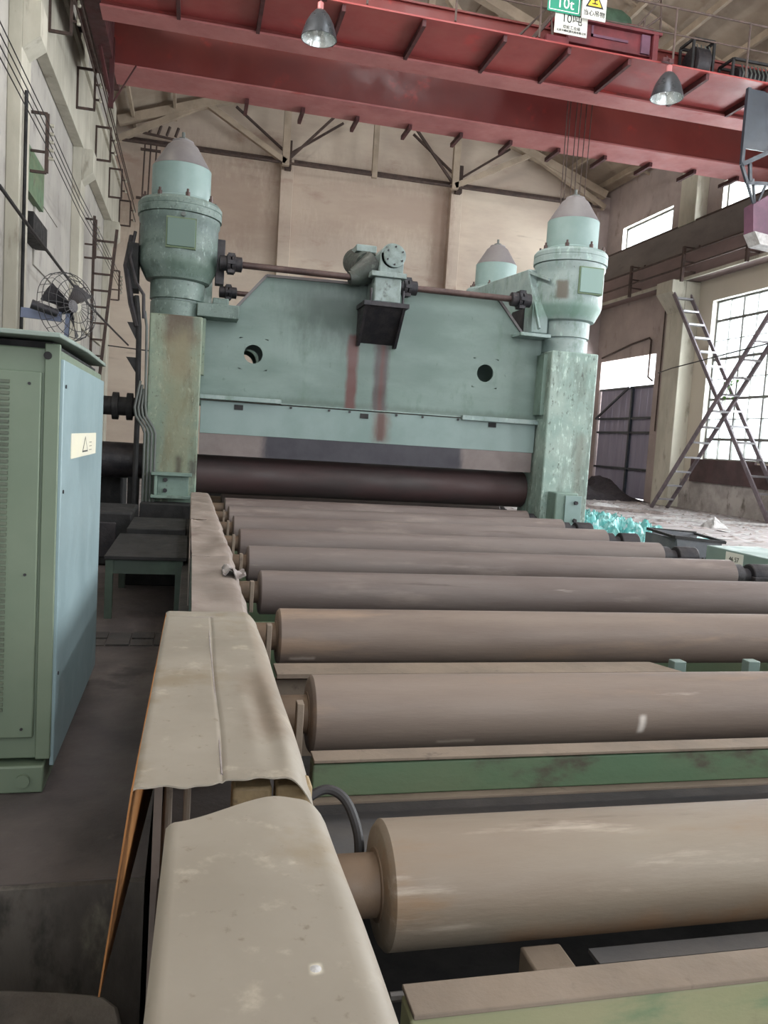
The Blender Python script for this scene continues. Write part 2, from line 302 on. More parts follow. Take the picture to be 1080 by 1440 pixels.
def holed(xa, xb, ya, yb, za, zb, holes):
    """wall in the Y-Z plane cut by rectangular openings (y0,y1,z0,z1)"""
    mb = MB(); ys = sorted({ya, yb}|{h[0] for h in holes}|{h[1] for h in holes}); zs = sorted({za, zb}|{h[2] for h in holes}|{h[3] for h in holes})
    for i in range(len(ys)-1):
        k = 0
        while k < len(zs)-1:
            cy = (ys[i]+ys[i+1])/2
            def op(z0, z1): c = (z0+z1)/2; return any(h[0] < cy < h[1] and h[2] < c < h[3] for h in holes)
            if op(zs[k], zs[k+1]): k += 1; continue
            j = k
            while j < len(zs)-1 and not op(zs[j], zs[j+1]): j += 1
            mb.box(xa, xb, ys[i], ys[i+1], zs[k], zs[j]); k = j
    return mb
LOW = [(19.95, 23.78), (12.6, 16.6), (5.7, 9.7), (-1.2, 2.8)]
UPW = [(26.64, 30.1), (20.3, 23.8), (13.1, 16.9), (6.2, 10.0), (-.7, 3.1)]
holes = [(a, b, 1.65, 6.86) for a, b in LOW]+[(a, b, 9.42, 10.65) for a, b in UPW]+[(26.9, 31.0, 0, 5.44)]
struct('wall_right', holed(XR, XR+.4, -9.6, YE+.4, 0, 13.2, holes), m_wallR)
struct('wall_back', MB().box(XL-.4, XR+.4, YE, YE+.4, 0, 16.5), m_wall)
struct('wall_left', holed(XL-.4, XL, -9.6, YE+.4, -.9, 13.2, [(9.0, 14.0, 10.9, 12.0), (1.5, 6.8, 10.9, 12.0)]), m_wallL)
# limewashed lower part and plinth of the right wall
struct('baseboard_right', MB().box(XR-.12, XR, 19.6, 25.3, 0, .98), m_plinth)
pl = struct('trim_2', MB().box(XR-.2, XR-.12, 20.75, 23.9, .93, 1.68), m_rustpanel)
struct('trim_2', MB().box(XR-.22, XR-.14, 19.0, 20.72, .9, 1.6), m_rustpanel)

# roof: two slopes carried by trusses
EZ, RZ, XM = 12.3, 15.9, 6.65
# added opening in the unseen near ridge, cut to let fill light in
roof = struct('ceiling', MB().prism([(XL-.5, EZ), (XM-1.6, RZ-.55), (XM-1.6, RZ-.4), (XL-.5, EZ+.15)], 1, -9.6, YE+.4).prism([(XM+1.6, RZ-.55), (XR+.5, EZ), (XR+.5, EZ+.15), (XM+1.6, RZ-.4)], 1, -9.6, YE+.4)
    .box(XM-1.6, XM+1.6, -9.6, 0, RZ-.5, RZ-.35).box(XM-1.6, XM+1.6, 12.5, YE+.4, RZ-.5, RZ-.35), m_roof)
for side in (-1, 1):
    for k in range(7):
        t = (k+.5)/7; x = XM+side*t*(XM-XL); z = RZ-t*(RZ-EZ)-.1
        struct('purlin', MB().box(x-.05, x+.05, -9.6, YE, z-.1, z+.1), m_truss, roof)
# roof slab joints, built as raised ribs across the slope
for j in range(8):
    y = 3.5*j+4.0
    for side in (-1, 1):
        xe = XM+side*(XM-XL)
        struct('rafter_rib', MB().bar((XM, y, RZ-.03), (xe, y, EZ-.03), .1, .06), m_truss, roof)
def truss(y, label, steel):
    t = thing('roof_truss', (XM, y, 11.4), label, 'truss', 'roof trusses')
    zt = lambda x: 15.45-abs(x-6.3)*.35
    nodes = [-2.95, .03, 2.95, 6.3, 9.5, 12.6, 15.9]
    make('top_chord', MB().bar((-2.95, y, zt(-2.95)), (6.3, y, zt(6.3)), .28, .3).bar((6.3, y, zt(6.3)), (15.9, y, zt(15.9)), .28, .3), m_truss, t)
    make('bottom_chord', MB().bar((-2.95, y, 11.6), (15.9, y, 11.6), .1, .07), m_rustbar, t)
    for a, b, m in [((.03, zt(.03)), (2.95, 11.62), m_truss), ((2.95, 11.62), (6.3, zt(6.3)-.2), steel), ((6.3, zt(6.3)-.2), (9.5, 11.62), steel), ((9.5, 11.62), (12.6, zt(12.6)), m_truss), ((-2.95, 11.6), (.03, zt(.03)), m_truss), ((12.6, zt(12.6)), (15.9, 11.6), m_truss)]:
        make('diagonal', MB().bar((a[0], y, a[1]), (b[0], y, b[1]), .2 if m is m_truss else .09), m, t)
    for x in (2.95, 9.5):
        make('post', MB().box(x-.13, x+.13, y-.1, y+.1, 11.5, zt(x)), m_truss, t)
    make('post', MB().box(6.2, 6.4, y-.08, y+.08, 11.5, zt(6.3)), m_truss, t)
truss(30.9, 'whitewashed roof truss standing right against the far end wall', m_rustbar)
truss(24.0, 'whitewashed roof truss between the end wall and the red crane', m_truss)
truss(15.0, 'whitewashed roof truss above the near side of the red crane', m_truss)
# end wall posts and their cap brackets
for i, x in enumerate((3.1, 9.85)):
    p = struct('trim_%d' % (3+i), MB().box(x-.24, x+.24, YE-.35, YE, 0, 12.0), m_wall, bev=.02)
    struct('post_head', MB().box(x-.12, x+.12, YE-.6, YE-.34, 11.55, 12.6), m_rustbar, p)
    for s in (-1, 1):
        struct('brace', MB().bar((x, YE-.5, 12.1), (x+s*2.0, YE-.6, 13.5), .08), m_rustbar, p)
struct('trim_5', MB().box(XL, XR, YE-.1, YE, 11.98, 12.08), m_rustbar)
struct('trim_6', MB().box(XR-.55, XR, YE-.6, YE, 0, 12.2), m_wallR)

# left row of columns, runway beam, corbels
for i, y in enumerate((7.6, 14.8, 22.0, 29.2)):
    c = struct('trim_%d' % (10+i), MB().box(XL, -2.93, y, y+.75, 0, 12.3), m_conc, bev=.015)
    struct('corbel', MB().prism([(-2.93, 8.38), (-2.66, 8.38), (-2.66, 7.84), (-2.93, 7.62)], 1, y, y+.6), m_conc, c)
rb = struct('trim_14', MB().box(-3.14, -2.9, -9.6, YE, 8.4, 10.15).box(-3.14, -2.82, -9.6, YE, 10.15, 10.35), m_conc, bev=.01)
struct('crane_rail', MB().box(-3.0, -2.9, -9.6, YE, 10.35, 10.48), m_rustbar, rb)
# shallow wall niches and panels low on the left wall
struct('window_1', MB().box(XL-.02, XL+.04, 17.2, 19.6, 4.6, 5.9).box(XL, XL+.06, 17.2, 19.7, 5.9, 6.0), m_wallL)
struct('trim_15', MB().box(XL, XL+.12, 16.0, 17.6, 5.7, 6.5), m_beamdark)
struct('trim_16', MB().box(XL, XL+.25, 15.9, 17.3, 4.9, 5.3), m_black)
struct('trim_17', MB().box(XL, XL+.2, 11.0, 13.4, 4.2, 6.2), m_rustpanel)
struct('trim_18', MB().box(XL, XL+.08, 23.6, 28.9, 1.2, 1.3).box(XL, XL+.08, 23.6, 28.9, 4.2, 4.3), m_conc)

# right row of columns, runway beam
for i, y in enumerate((24.55, 17.65, 10.75, 3.85)):
    c = struct('trim_%d' % (20+i), MB().box(15.85, XR, y, y+1.0, 0, 7.58).box(16.2, XR, y+1.0, y+1.5, 0, 7.58), m_conc, bev=.02)
    struct('corbel', MB().prism([(15.85, 7.58), (15.35, 7.58), (15.35, 7.2), (15.85, 6.6)], 1, y+.02, y+.98), m_conc, c)
    struct('upper_pilaster', MB().box(15.95, XR, y+.05, y+1.0, 9.55, 12.6), m_conc, c, .02)
r = struct('trim_24', MB().box(15.9, 16.36, -9.6, 31.6, 8.55, 9.5), m_beamR)
struct('lower_flange', MB().box(15.8, 16.36, -9.6, 31.6, 7.6, 8.55), m_beamR2, r)
struct('flange_lip', MB().box(15.75, 15.82, -9.6, 31.6, 7.58, 7.68), m_conc, r)
struct('crane_rail', MB().box(16.0, 16.1, -9.6, 31.6, 9.5, 9.62), m_rustbar, r)

# windows of the right wall: frame bars and panes
def window(n, y0, y1, z0, z1, ys, zs, heavy=(), every=True):
    x = XR+.22
    fr_ = MB().box(x-.05, x+.05, y0, y1, z0, z0+.07).box(x-.05, x+.05, y0, y1, z1-.07, z1).box(x-.05, x+.05, y0, y0+.07, z0+.07, z1-.07).box(x-.05, x+.05, y1-.07, y1, z0+.07, z1-.07)
    w = struct('window_%d' % n, fr_, m_winframe)
    struct('reveal', MB().box(XR-.01, x+.05, y1-.002, y1+.02, z0, z1).box(XR-.01, x+.05, y0, y1, z1-.002, z1+.02), m_reveal, w)
    for i, y in enumerate(ys): 
        t = .06 if y in heavy else .022
        struct('mullion', MB().box(x-.04, x+.04, y-t/2, y+t/2, z0+.07, z1-.07), m_winframe, w)
    for z in zs:
        t = .08 if z in heavy else .02
        struct('glazing_bar', MB().box(x-.045, x+.045, y0+.07, y1-.07, z-t/2, z+t/2), m_winframe, w)
    Y = [y0+.05]+sorted(ys)+[y1-.05]; Z = [z0+.05]+sorted(zs)+[z1-.05]
    if every:
        for i in range(len(Y)-1):
            for j in range(len(Z)-1):
                struct('pane', MB().box(x-.004, x+.004, Y[i], Y[i+1], Z[j], Z[j+1]), m_glassy, w)
window(2, 19.95, 23.78, 1.65, 6.86, [23.1, 22.45, 21.8, 21.15, 20.5], [2.35, 3.0, 3.65, 4.3, 4.95, 5.55, 6.2], (22.45, 21.15, 2.35, 3.65, 4.95, 6.2))
window(3, 26.64, 30.1, 9.42, 10.65, [27.8, 28.95], [9.72], ())
window(4, 20.3, 23.8, 9.42, 10.65, [21.5, 22.7], [9.72], ())
for i, (a, b) in enumerate(LOW[1:]): window(5+i, a, b, 1.65, 6.86, [a+(b-a)*q/6 for q in range(1, 6)], [2.35, 3.65, 4.95, 6.2], (2.35, 3.65, 4.95, 6.2), False)
for i, (a, b) in enumerate(UPW[2:]): window(8+i, a, b, 9.42, 10.65, [a+(b-a)/3, a+(b-a)*2/3], [9.72], (), False)

# sheet metal gate closing the doorway, braces and the bent pipe above
d = struct('door_1', MB().box(XR+.1, XR+.13, 26.92, 30.98, .05, .15), m_gate)
yy = 26.92
while yy < 30.95:
    struct('panel', MB().box(XR+.12, XR+.15, yy, min(yy+.5, 30.98), .05, 4.32), m_gate, d); yy += .508
for z in (1.15, 2.55, 3.1, 4.28): struct('rail', MB().box(XR+.02, XR+.1, 26.92, 30.98, z-.04, z+.04), m_cabblue, d)
struct('stile', MB().box(XR+.0, XR+.09, 28.35, 28.45, .05, 4.32), m_cabblue, d)
struct('brace', MB().bar((XR-.05, 28.5, 4.3), (XR-.05, 31.0, 3.1), .07), m_cabblue, d)
tag(make('bent_pipe', MB().tube([(XR-.05, 30.9, 5.6), (XR-.05, 28.6, 5.95), (XR-.05, 27.4, 6.05), (XR-.05, 27.25, 5.95), (XR-.05, 27.25, 4.6), (XR-.05, 26.95, 4.45)], .035), m_rustbar), 'thin bent pipe running over the bright opening of the gate', 'pipe')
tag(make('drop_pipe', MB().tube([(16.36, 26.5, 7.6), (16.36, 26.5, 2.6)], .022), m_rustbar), 'thin dark vertical pipe down the edge of the pale right column', 'pipe')
tag(make('wall_cable', MB().tube([(15.8, 25.7, 4.6), (15.25, 24, 4.6), (14.6, 20, 4.7), (14.6, 17, 4.9)], .018, 6), m_wire), 'long sagging cable crossing in front of the big grid window', 'cable')
# climbing twig by the window
vine = thing('climbing_twig', (15.6, 21.4, 3.7), 'small green leafy twig caught on the crossing ladders', 'plant')
make('stem', MB().tube([(15.6, 21.6, 3.4), (15.55, 21.45, 3.8), (15.6, 21.2, 4.2)], .012, 5), m_leaf, vine)
for k in range(16):
    c = Vector((15.55+random.uniform(-.12, .12), 21.4+random.uniform(-.25, .25), random.uniform(3.5, 4.15))); a = random.uniform(0, 6.3)
    u = Vector((.3*math.cos(a), math.cos(a), math.sin(a)))*.07; v = Vector((.3, -math.sin(a), math.cos(a)))*.04
    make('leaf', MB().add([c-u, c-v+Vector((.01,0,0)), c+u, c+v+Vector((.01,0,0)), c+Vector((.02,0,0))], [(0,1,4), (1,2,4), (2,3,4), (3,0,4)]), m_leaf, vine)

# ================================================================== ROLLERS
RR = .146; XA, XB = .47, 4.95
ords = ['nearest', 'second', 'third', 'fourth', 'fifth', 'sixth', 'seventh', 'eighth', 'ninth', 'tenth']
rdesc = {0: 'wide tan dusty table roller with orange-brown underside in the foreground, nearest of the row', 1: 'tan table roller with a white scuff, second from camera behind the green beam', 2: 'dark brown table roller with pale scuffs near its left end, third from camera'}
frame = thing('roller_table_frame', (2.7, 6.3, -.9), 'green and rusty steel frame carrying the row of table rollers', 'frame')
make('side_girder', MB().box(-.02, .34, .2, 10.6, -.9, .42).box(-.04, .4, .2, 10.6, .42, .46), m_pit, frame, .008)  # left girder coloured dark for the shade under the covers
make('side_girder', MB().box(5.08, 5.5, .2, 10.6, -.9, .42).box(5.05, 5.55, .2, 10.6, .42, .46), m_beamdark, frame, .008)
for k in range(-1, 9):
    y = 1.31+1.19*(k+1) if k >= 0 else 1.31
    if k == 0: y = 2.5
    if k == 1: y = 3.69
    if k in (-1, 0):
        z = .575 if k == 0 else .6; mt = m_beamdark if k == 0 else m_beam; hh = .06 if k == 0 else 0
        b = make('cross_beam', MB().box(.42, 4.98, y-.02, y+.05, z-.19+hh, z-.02), mt, frame, .006)
        make('top_flange', MB().box(.42, 4.98, y-.035, y+.05, z-.01, z), m_liptop, b, .002)
        make('bottom_flange', MB().box(.42, 4.98, y-.055, y+.05, z-.2+hh, z-.19+hh), m_liptop, b, .002)
    elif k == 1:
        make('cross_beam', MB().prism([(.42, y-.1), (2.5, y-.1), (2.42, y+.08), (.42, y+.08)], 2, .5, .52).box(.42, 4.98, y-.02, y+.02, .1, .47), m_liptop, frame)
        for x in (2.5, 2.95): make('lug', MB().box(x, x+.07, y-.03, y+.03, .4, .55), m_boxgreen, frame, .004)
    else:
        make('cross_beam', MB().box(.42, 4.98, y-.05, y+.05, .1, .45), m_beamdark, frame)
make('deck_plate', MB().box(.42, 4.98, 1.95, 2.5, .36, .38), m_plateg, frame)
make('deck_plate', MB().box(.42, 4.98, 2.6, 6.5, .02, .05), m_pit, frame)
make('spacer_block', MB().box(.78, .88, 1.54, 1.63, .4, .465), m_liptop, frame, .006)
make('lube_pipe', MB().tube([(.44, 1.5, .47), (.6, 1.495, .472), (.8, 1.49, .475), (.92, 1.49, .475)], .01).cyl((.56, 1.495, .472), (.6, 1.495, .472), .015), m_plateg, frame)
make('angle_bar', MB().box(.95, 4.98, 1.565, 1.62, .44, .45), m_plateg, frame)
for k in range(10):
    y = 1.775+1.19*k; zc = .7-RR; mt = (m_tan, m_tan2, m_tan2)[k] if k < 3 else m_tan3
    lab = rdesc.get(k, 'purplish-brown steel table roller, %s from the camera, %s' % (ords[k], 'reaching the right edge' if k == 3 else 'with dark right journal' if k < 7 else 'close to the green stand'))
    rr = thing('table_roller', (XA, y, zc-RR), lab, 'roller', 'rollers of the roller table')
    e = .012
    make('barrel', MB().lathe((0, y, zc), [(RR-.06, XA-.004), (RR-.02, XA), (RR-e, XA+.002), (RR, XA+e), (RR, XB-e), (RR-e, XB-.002), (RR-.03, XB)], 0, 72), mt, rr)
    make('end_ring', MB().lathe((0, y, zc), [(.075, XA-.008), (.082, XA-.007), (.084, XA-.003)], 0, 40), m_rollend, rr)
    make('journal', MB().lathe((0, y, zc), [(.068, .3), (.072, .31), (.072, XA-.005)], 0, 32), m_rollend, rr)
    make('journal', MB().lathe((0, y, zc), [(.1, XB), (.108, XB+.01), (.108, XB+.1), (.07, XB+.12), (.07, 5.14 if k < 8 else 5.1)], 0, 32), m_dark, rr)
    # bearing housings under the covers
    if k >= 8: continue
    bh = make('bearing_housing', MB().box(.06, .32, y-.13, y+.13, .46, .58).lathe((0, y, zc), [(.115, .08), (.12, .09), (.12, .3), (.115, .31)], 0, 24), m_bearing, frame, .008)
    make('bolt', MB().cyl((.1, y-.1, .58), (.1, y-.1, .62), .018, n=6).cyl((.28, y-.1, .58), (.28, y-.1, .62), .018, n=6).cyl((.28, y+.1, .58), (.28, y+.1, .64), .018, n=6), m_dark, bh)
    make('bearing_housing', MB().box(5.14, 5.4, y-.13, y+.13, .46, .56).lathe((0, y, zc), [(.11, 5.15), (.115, 5.16), (.115, 5.38), (.1, 5.39)], 0, 24), m_dark, frame, .008)
    if k == 0:
        for a, b_ in ((.13, .225), (.235, .325)): make('bearing_cap', MB().box(a, b_, y+.13, y+.2, .5, .745), m_bearing, bh, .008)
    if k > 0: make('stop_bracket', MB().box(.4, .425, y-.2, y-.15, .46, .66), m_liptop, frame, .003)
tag(make('rubber_hose', MB().tube(smooth_path([(.3, 1.98, .66), (.37, 2.0, .69), (.42, 1.98, .675), (.448, 1.94, .62), (.452, 1.9, .56), (.44, 1.88, .45)]), .013, 10), m_wire), 'black rubber hose curving out beside the nearest roller end', 'hose')
tag(make('thin_pipe', MB().tube([(-.02, 2.05, .0), (-.02, 2.05, .72)], .009), m_liptop), 'left thin upright pipe under the long beige cover', 'pipe', 'upright pipes under the cover')
tag(make('thin_pipe', MB().tube([(.025, 2.02, .47), (.025, 2.02, .72)], .009), m_liptop), 'right thin upright pipe under the long beige cover', 'pipe', 'upright pipes under the cover')

# ================================================================== BEIGE SHEET COVERS
def sm(t): t = max(0, min(1, t)); return t*t*(3-2*t)
def cover_near(u, v):
    y = .3+1.33*v
    xl = -.05+.03*v; xr = .325+.0*v
    x = xl+(xr-xl)*u
    z = .8
    if u > .86: t = (u-.86)/.14; x = xl+(xr-xl)*.86+(xr-xl)*.16*math.sin(t*PI/2); z -= .07*(1-math.cos(t*PI/2))
    if u < .05: t = 1-u/.05; z -= .012*t*t
    yy = y
    if v > .75: q = (v-.75)/.25; yy = y+q*(.12*sm(u/.75)-.0)-q*.06*sm((u-.85)/.15); z -= .02*sm((u-.6)/.4)*q
    z += .003*math.sin(9*y+4*u)+.004*noise.noise(Vector((x*5, y*3, 0)))
    return (x, yy, z)
t = thing('guard_cover', (.13, .97, .4), 'smooth beige sheet metal cover in the bottom foreground, nearest of the row', 'cover', 'sheet covers over the roller bearings')
make('top_sheet', MB().grid(cover_near, 40, 48, .004), m_cover, t)
make('side_skirt', MB().add([(-.03, .3, .785), (.0, 1.62, .785), (.0, 1.62, .5), (-.03, .3, .5), (-.034, .3, .785), (-.004, 1.62, .785), (-.004, 1.62, .5), (-.034, .3, .5)], [(0,1,2,3), (7,6,5,4), (0,4,5,1), (1,5,6,2), (2,6,7,3), (3,7,4,0)]), m_cover, t)
make('support_post', MB().box(.02, .05, 1.0, 1.04, .46, .785).box(.02, .05, .5, .54, .46, .785), m_beamdark, t)
make('rivet', MB().lathe((.214, 1.138, .797), [(.011, 0), (.01, .004), (.005, .007)], 2, 16), m_paper, t)

def cover_long(u, v):
    y = 1.82+1.8*v
    xl = -.1+.02*v; xr = .315+.0*v+.012*math.sin(v*9)*(1-v)
    x = xl+(xr-xl)*u; z = .8
    if u > .84:
        q = (u-.84)/.16; z -= (.055+.02*math.sin(v*7+1))*q*q*(1-.3*v)
    z -= .012*sm(1-abs(u-.78)/.12)*sm(1-abs(v-.25)/.3)
    if abs(u-.48) < .013 and v < .94: z -= .004
    if abs(v-.955) < .012: z -= .004
    if u < .04: z -= .008*(1-u/.04)**2
    yy = y
    if v < .15: q = 1-v/.15; yy += q*(.035*math.sin(u*PI)*sm((u-.3)/.4)+.02*noise.noise(Vector((u*9, 2, 0)))-.01)
    z += .003*noise.noise(Vector((x*6, y*3, 1)))
    return (x, yy, z)
t = thing('guard_cover', (.1, 2.7, .0), 'long beige sheet metal cover with a centre seam and curled right edge', 'cover', 'sheet covers over the roller bearings')
make('top_sheet', MB().grid(cover_long, 60, 70, .004), m_cover, t)
def skirt(u, v):
    a = Vector((-.1+.02*v, 1.8+1.8*v, .795)); b = Vector((-.15+.05*v, 1.74+1.66*v, .36-.26*v)); return tuple(a.lerp(b, u))
make('side_skirt', MB().grid(skirt, 8, 12, .004, (1, 0, 0)), m_skirt, t)
make('corner_angle', MB().bar((-.05, 2.1, .0), (-.045, 2.0, .79), .02, .012), m_cover3, t)
make('seam', MB().tube([(.1, 1.87, .797), (.1, 2.4, .797), (.098, 3.0, .797), (.098, 3.5, .797)], .0028, 6), m_scrap, t)
make('cross_seam', MB().tube([(-.06, 3.5, .797), (.1, 3.505, .798), (.26, 3.5, .796)], .004, 6), m_scrap, t)

def cover_far(y0, y1, x0a, x1a, x0b, x1b, amp, seed):
    def fn(u, v):
        y = y0+(y1-y0)*v; xl = x0a+(x0b-x0a)*v; xr = x1a+(x1b-x1a)*v+.02*noise.noise(Vector((y*3, seed, 0)))
        x = xl+(xr-xl)*u; z = .79+amp*noise.noise(Vector((x*5, y*2.2, seed)))+amp*.7*noise.noise(Vector((x*9, y*6, seed+5)))*u
        if u > .8: z -= .07*((u-.8)/.2)**2
        return (x, y, z)
    return fn
for (a, b, xa, xb, xc, xd, amp, seed, lab) in [(3.62, 5.35, .03, .3, .03, .31, .012, 1, 'narrow dusty beige cover just behind the long seamed cover'), (5.33, 7.6, .03, .31, .02, .3, .02, 2, 'narrow crumpled beige cover in the middle of the strip'), (7.58, 10.75, .02, .3, .02, .27, .02, 3, 'farthest narrow beige cover reaching the foot of the left green column')]:
    t = thing('guard_cover', ((xa+xb)/2, (a+b)/2, .0), lab, 'cover', 'sheet covers over the roller bearings')
    make('top_sheet', MB().grid(cover_far(a, b, xa, xb, xc, xd, amp, seed), 14, 40, .005), m_cover3, t)
    make('side_skirt', MB().box(xc-.006, xc, a, b, .02, .77), m_bench if a < 5 else m_cover3, t)
tag(make('rag_scrap', MB().grid(lambda u, v: (.2+.13*u, 4.55+.22*v, .81+.03*noise.noise(Vector((u*4, v*4, 9)))+.02*math.sin(u*6)), 10, 10, .004), m_scrap), 'small torn dirty rag lying on the narrow beige cover', 'rag')

# ================================================================== GREEN FOUR-COLUMN STAND
st = thing('leveller_stand', (2.6, 13.0, -.9), 'huge pale green four-column steel stand with deep plate beams', 'machine')
def column(x0, x1, y0, y1, z0, mat, strip=True):
    c = make('column', MB().box(x0, x1, y0, y1, z0, 3.1), mat, st, .02)
    return c
cl = column(-.6, .08, 11.2, 12.1, -.9, m_collum_l); cr = column(5.12, 5.87, 11.2, 12.1, -.9, m_column_r)
make('guide_strip', MB().box(.08, .12, 11.3, 11.5, 2.35, 3.1), m_collum_l, cl); make('guide_strip', MB().box(5.06, 5.12, 11.35, 11.6, 2.15, 3.05), m_green, cr)
column(-.6, .08, 14.45, 15.25, -.9, m_green); column(5.12, 5.87, 14.45, 15.25, -.9, m_green)
def plate_beam(y0, mat, hs=((.79, 2.71), (4.24, 2.72)), hb=None):
    """box beam: front and rear cheek plates with round lightening holes, closing strip along the sloped top"""
    out = [(.08, 2.05), (.08, 3.23), (.46, 3.25), (.92, 3.8), (4.33, 3.86), (4.8, 3.33), (5.12, 3.3), (5.12, 2.05)]
    R = .13 if y0 < 12 else .19
    b = None
    for yy in (y0, y0+.72):
        mb = MB()
        # polygon with holes: columns of quads between x cuts
        def top(x):
            for (ax, az), (bx, bz) in zip(out[1:-2], out[2:-1]):
                if ax <= x <= bx and bx > ax: return az+(bz-az)*(x-ax)/(bx-ax)
            return 3.3
        xs = sorted({.08, .46, .92, 4.33, 4.8, 5.12}|{q[0]+s*.2 for q in hs for s in (-1, 1)})
        for x0, x1 in zip(xs, xs[1:]):
            xm = (x0+x1)/2; h = next((q for q in hs if q[0]-.2 < xm < q[0]+.2), None)
            if h is None or True:
                if not any(q[0]-.2 <= xm <= q[0]+.2 for q in hs):
                    mb.prism([(x0, 2.05), (x1, 2.05), (x1, top(x1)), (x0, top(x0))], 1, yy, yy+.04)
        for hx, hz in hs:
            xa_, xb_ = hx-.2, hx+.2; za, zb = hz-.22, hz+.22
            mb.box(xa_, xb_, yy, yy+.04, 2.05, za)
            cuts = [xa_]+[x for x in (.92, 4.33) if xa_ < x < xb_]+[xb_]
            for c0, c1 in zip(cuts, cuts[1:]): mb.prism([(c0, zb), (c1, zb), (c1, top(c1)), (c0, top(c0))], 1, yy, yy+.04)
            n = 32; ring = []; outer = []
            for i in range(n):
                a = 2*PI*i/n+PI/4; ca, sa = math.cos(a), math.sin(a); ring.append((hx+R*ca, hz+R*sa))
                tx = ((xb_-hx) if ca > 0 else (hx-xa_))/max(abs(ca), 1e-6); tz = ((zb-hz) if sa > 0 else (hz-za))/max(abs(sa), 1e-6); q = min(tx, tz)
                outer.append((hx+q*ca, hz+q*sa))
            vs = [(p[0], yy, p[1]) for p in ring+outer]+[(p[0], yy+.04, p[1]) for p in ring+outer]
            fs = []
            for i in range(n):
                j = (i+1)%n; fs += [(i, n+i, n+j, j), (2*n+j, 3*n+j, 3*n+i, 2*n+i), (j, 2*n+j, 2*n+i, i)]
            mb.add(vs, fs)
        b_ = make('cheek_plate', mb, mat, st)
    mb = MB(); seq = out[1:-1]
    for (ax, az), (bx, bz) in zip(seq, seq[1:]): mb.bar((ax, y0+.38, az), (bx, y0+.38, bz), .84, .035)
    make('top_strip', mb, m_capgrey if y0 < 12 else m_green, st)
    make('web_plate', MB().box(.08, 5.12, y0+.04, y0+.72, 2.05, 2.09), m_green, st)
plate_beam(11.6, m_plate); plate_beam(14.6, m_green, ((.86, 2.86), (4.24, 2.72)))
lp = make('lower_apron', MB().box(.1, 5.1, 11.57, 11.66, 1.57, 2.02), m_lowplate, st, .004)
make('ledge', MB().box(.08, 1.2, 11.46, 11.6, 2.04, 2.1).box(1.2, 3.9, 11.555, 11.6, 2.035, 2.05).box(3.9, 5.12, 11.5, 11.6, 2.0, 2.07), m_unit_r, st, .006)
for x in (.62, 2.42, 4.4): make('slot_plate', MB().box(x-.06, x+.06, 11.555, 11.575, 1.92, 1.99), m_black, lp)
for x in (1.35, 1.9, 2.2, 2.9, 3.3, 3.85): make('bolt', MB().cyl((x, 11.575, 2.0), (x, 11.545, 2.0), .018, n=6), m_dark, lp)
make('wiper_plate', MB().box(.1, 5.08, 11.575, 11.65, 1.27, 1.57), M('half_cleaned_dark_plate', (116,106,104), (104,94,92), 2, .6, 0, .1, stains=[((48,46,54), ((1.0,3.95),None,(1.2,1.7)), .07, 1.0)]), st)
# feet of the front columns
fo = make('foot', MB().box(-.5, .02, 10.98, 11.2, .68, .72).box(-.5, .02, 10.98, 11.2, .98, 1.02).box(-.46, -.42, 11.0, 11.2, .72, .98).box(-.42, -.02, 11.1, 11.2, .7, 1.0), m_green, st, .006)
for z in (.78, .92): make('bolt', MB().cyl((-.32, 11.11, z), (-.32, 11.06, z), .03, n=6), m_dark, fo)
fo = make('foot', MB().box(5.22, 5.58, 10.9, 11.2, .45, 1.02), m_green, st, .02)
make('cover_plate', MB().box(5.36, 5.62, 10.87, 10.9, .5, .98), m_capgreen, fo, .006)
for z in (.62, .88): make('bolt', MB().cyl((5.52, 10.87, z), (5.52, 10.83, z), .03, n=6), m_dark, fo)
make('base_block', MB().box(-.62, .1, 10.8, 11.2, -.9, .62), m_black, st, .01)
# longitudinal gear beams joining front and rear heads
for x0, x1, mt in ((4.84, 5.1, m_unit_r), (.2, .42, m_unit)):
    hb = make('gear_beam', MB().prism([(11.66, 4.33), (11.4, 3.75), (11.4, 3.36), (11.9, 3.33), (12.6, 3.5), (13.2, 3.8), (14.9, 3.8), (14.9, 4.46), (13.2, 4.42)] if x0 > 2 else [(11.5, 3.42), (11.5, 3.2), (14.9, 3.2), (14.9, 3.42)], 0, x0, x1), mt, st, .015)
    if x0 > 2:
        make('web_rib', MB().bar((4.83, 11.66, 4.3), (4.9, 11.25, 3.4), .03, .05).bar((4.83, 11.68, 4.3), (5.0, 11.25, 4.12), .04), m_unit_r, hb)
        make('dark_notch', MB().prism([(11.7, 3.75), (11.7, 3.35), (12.4, 3.45), (12.15, 3.75)], 0, 4.82, 4.845), m_black, hb)  # flat black plate for the dark triangular notch
        make('shelf', MB().box(4.62, 5.1, 11.25, 11.75, 3.28, 3.33), m_unit_r, hb, .006)

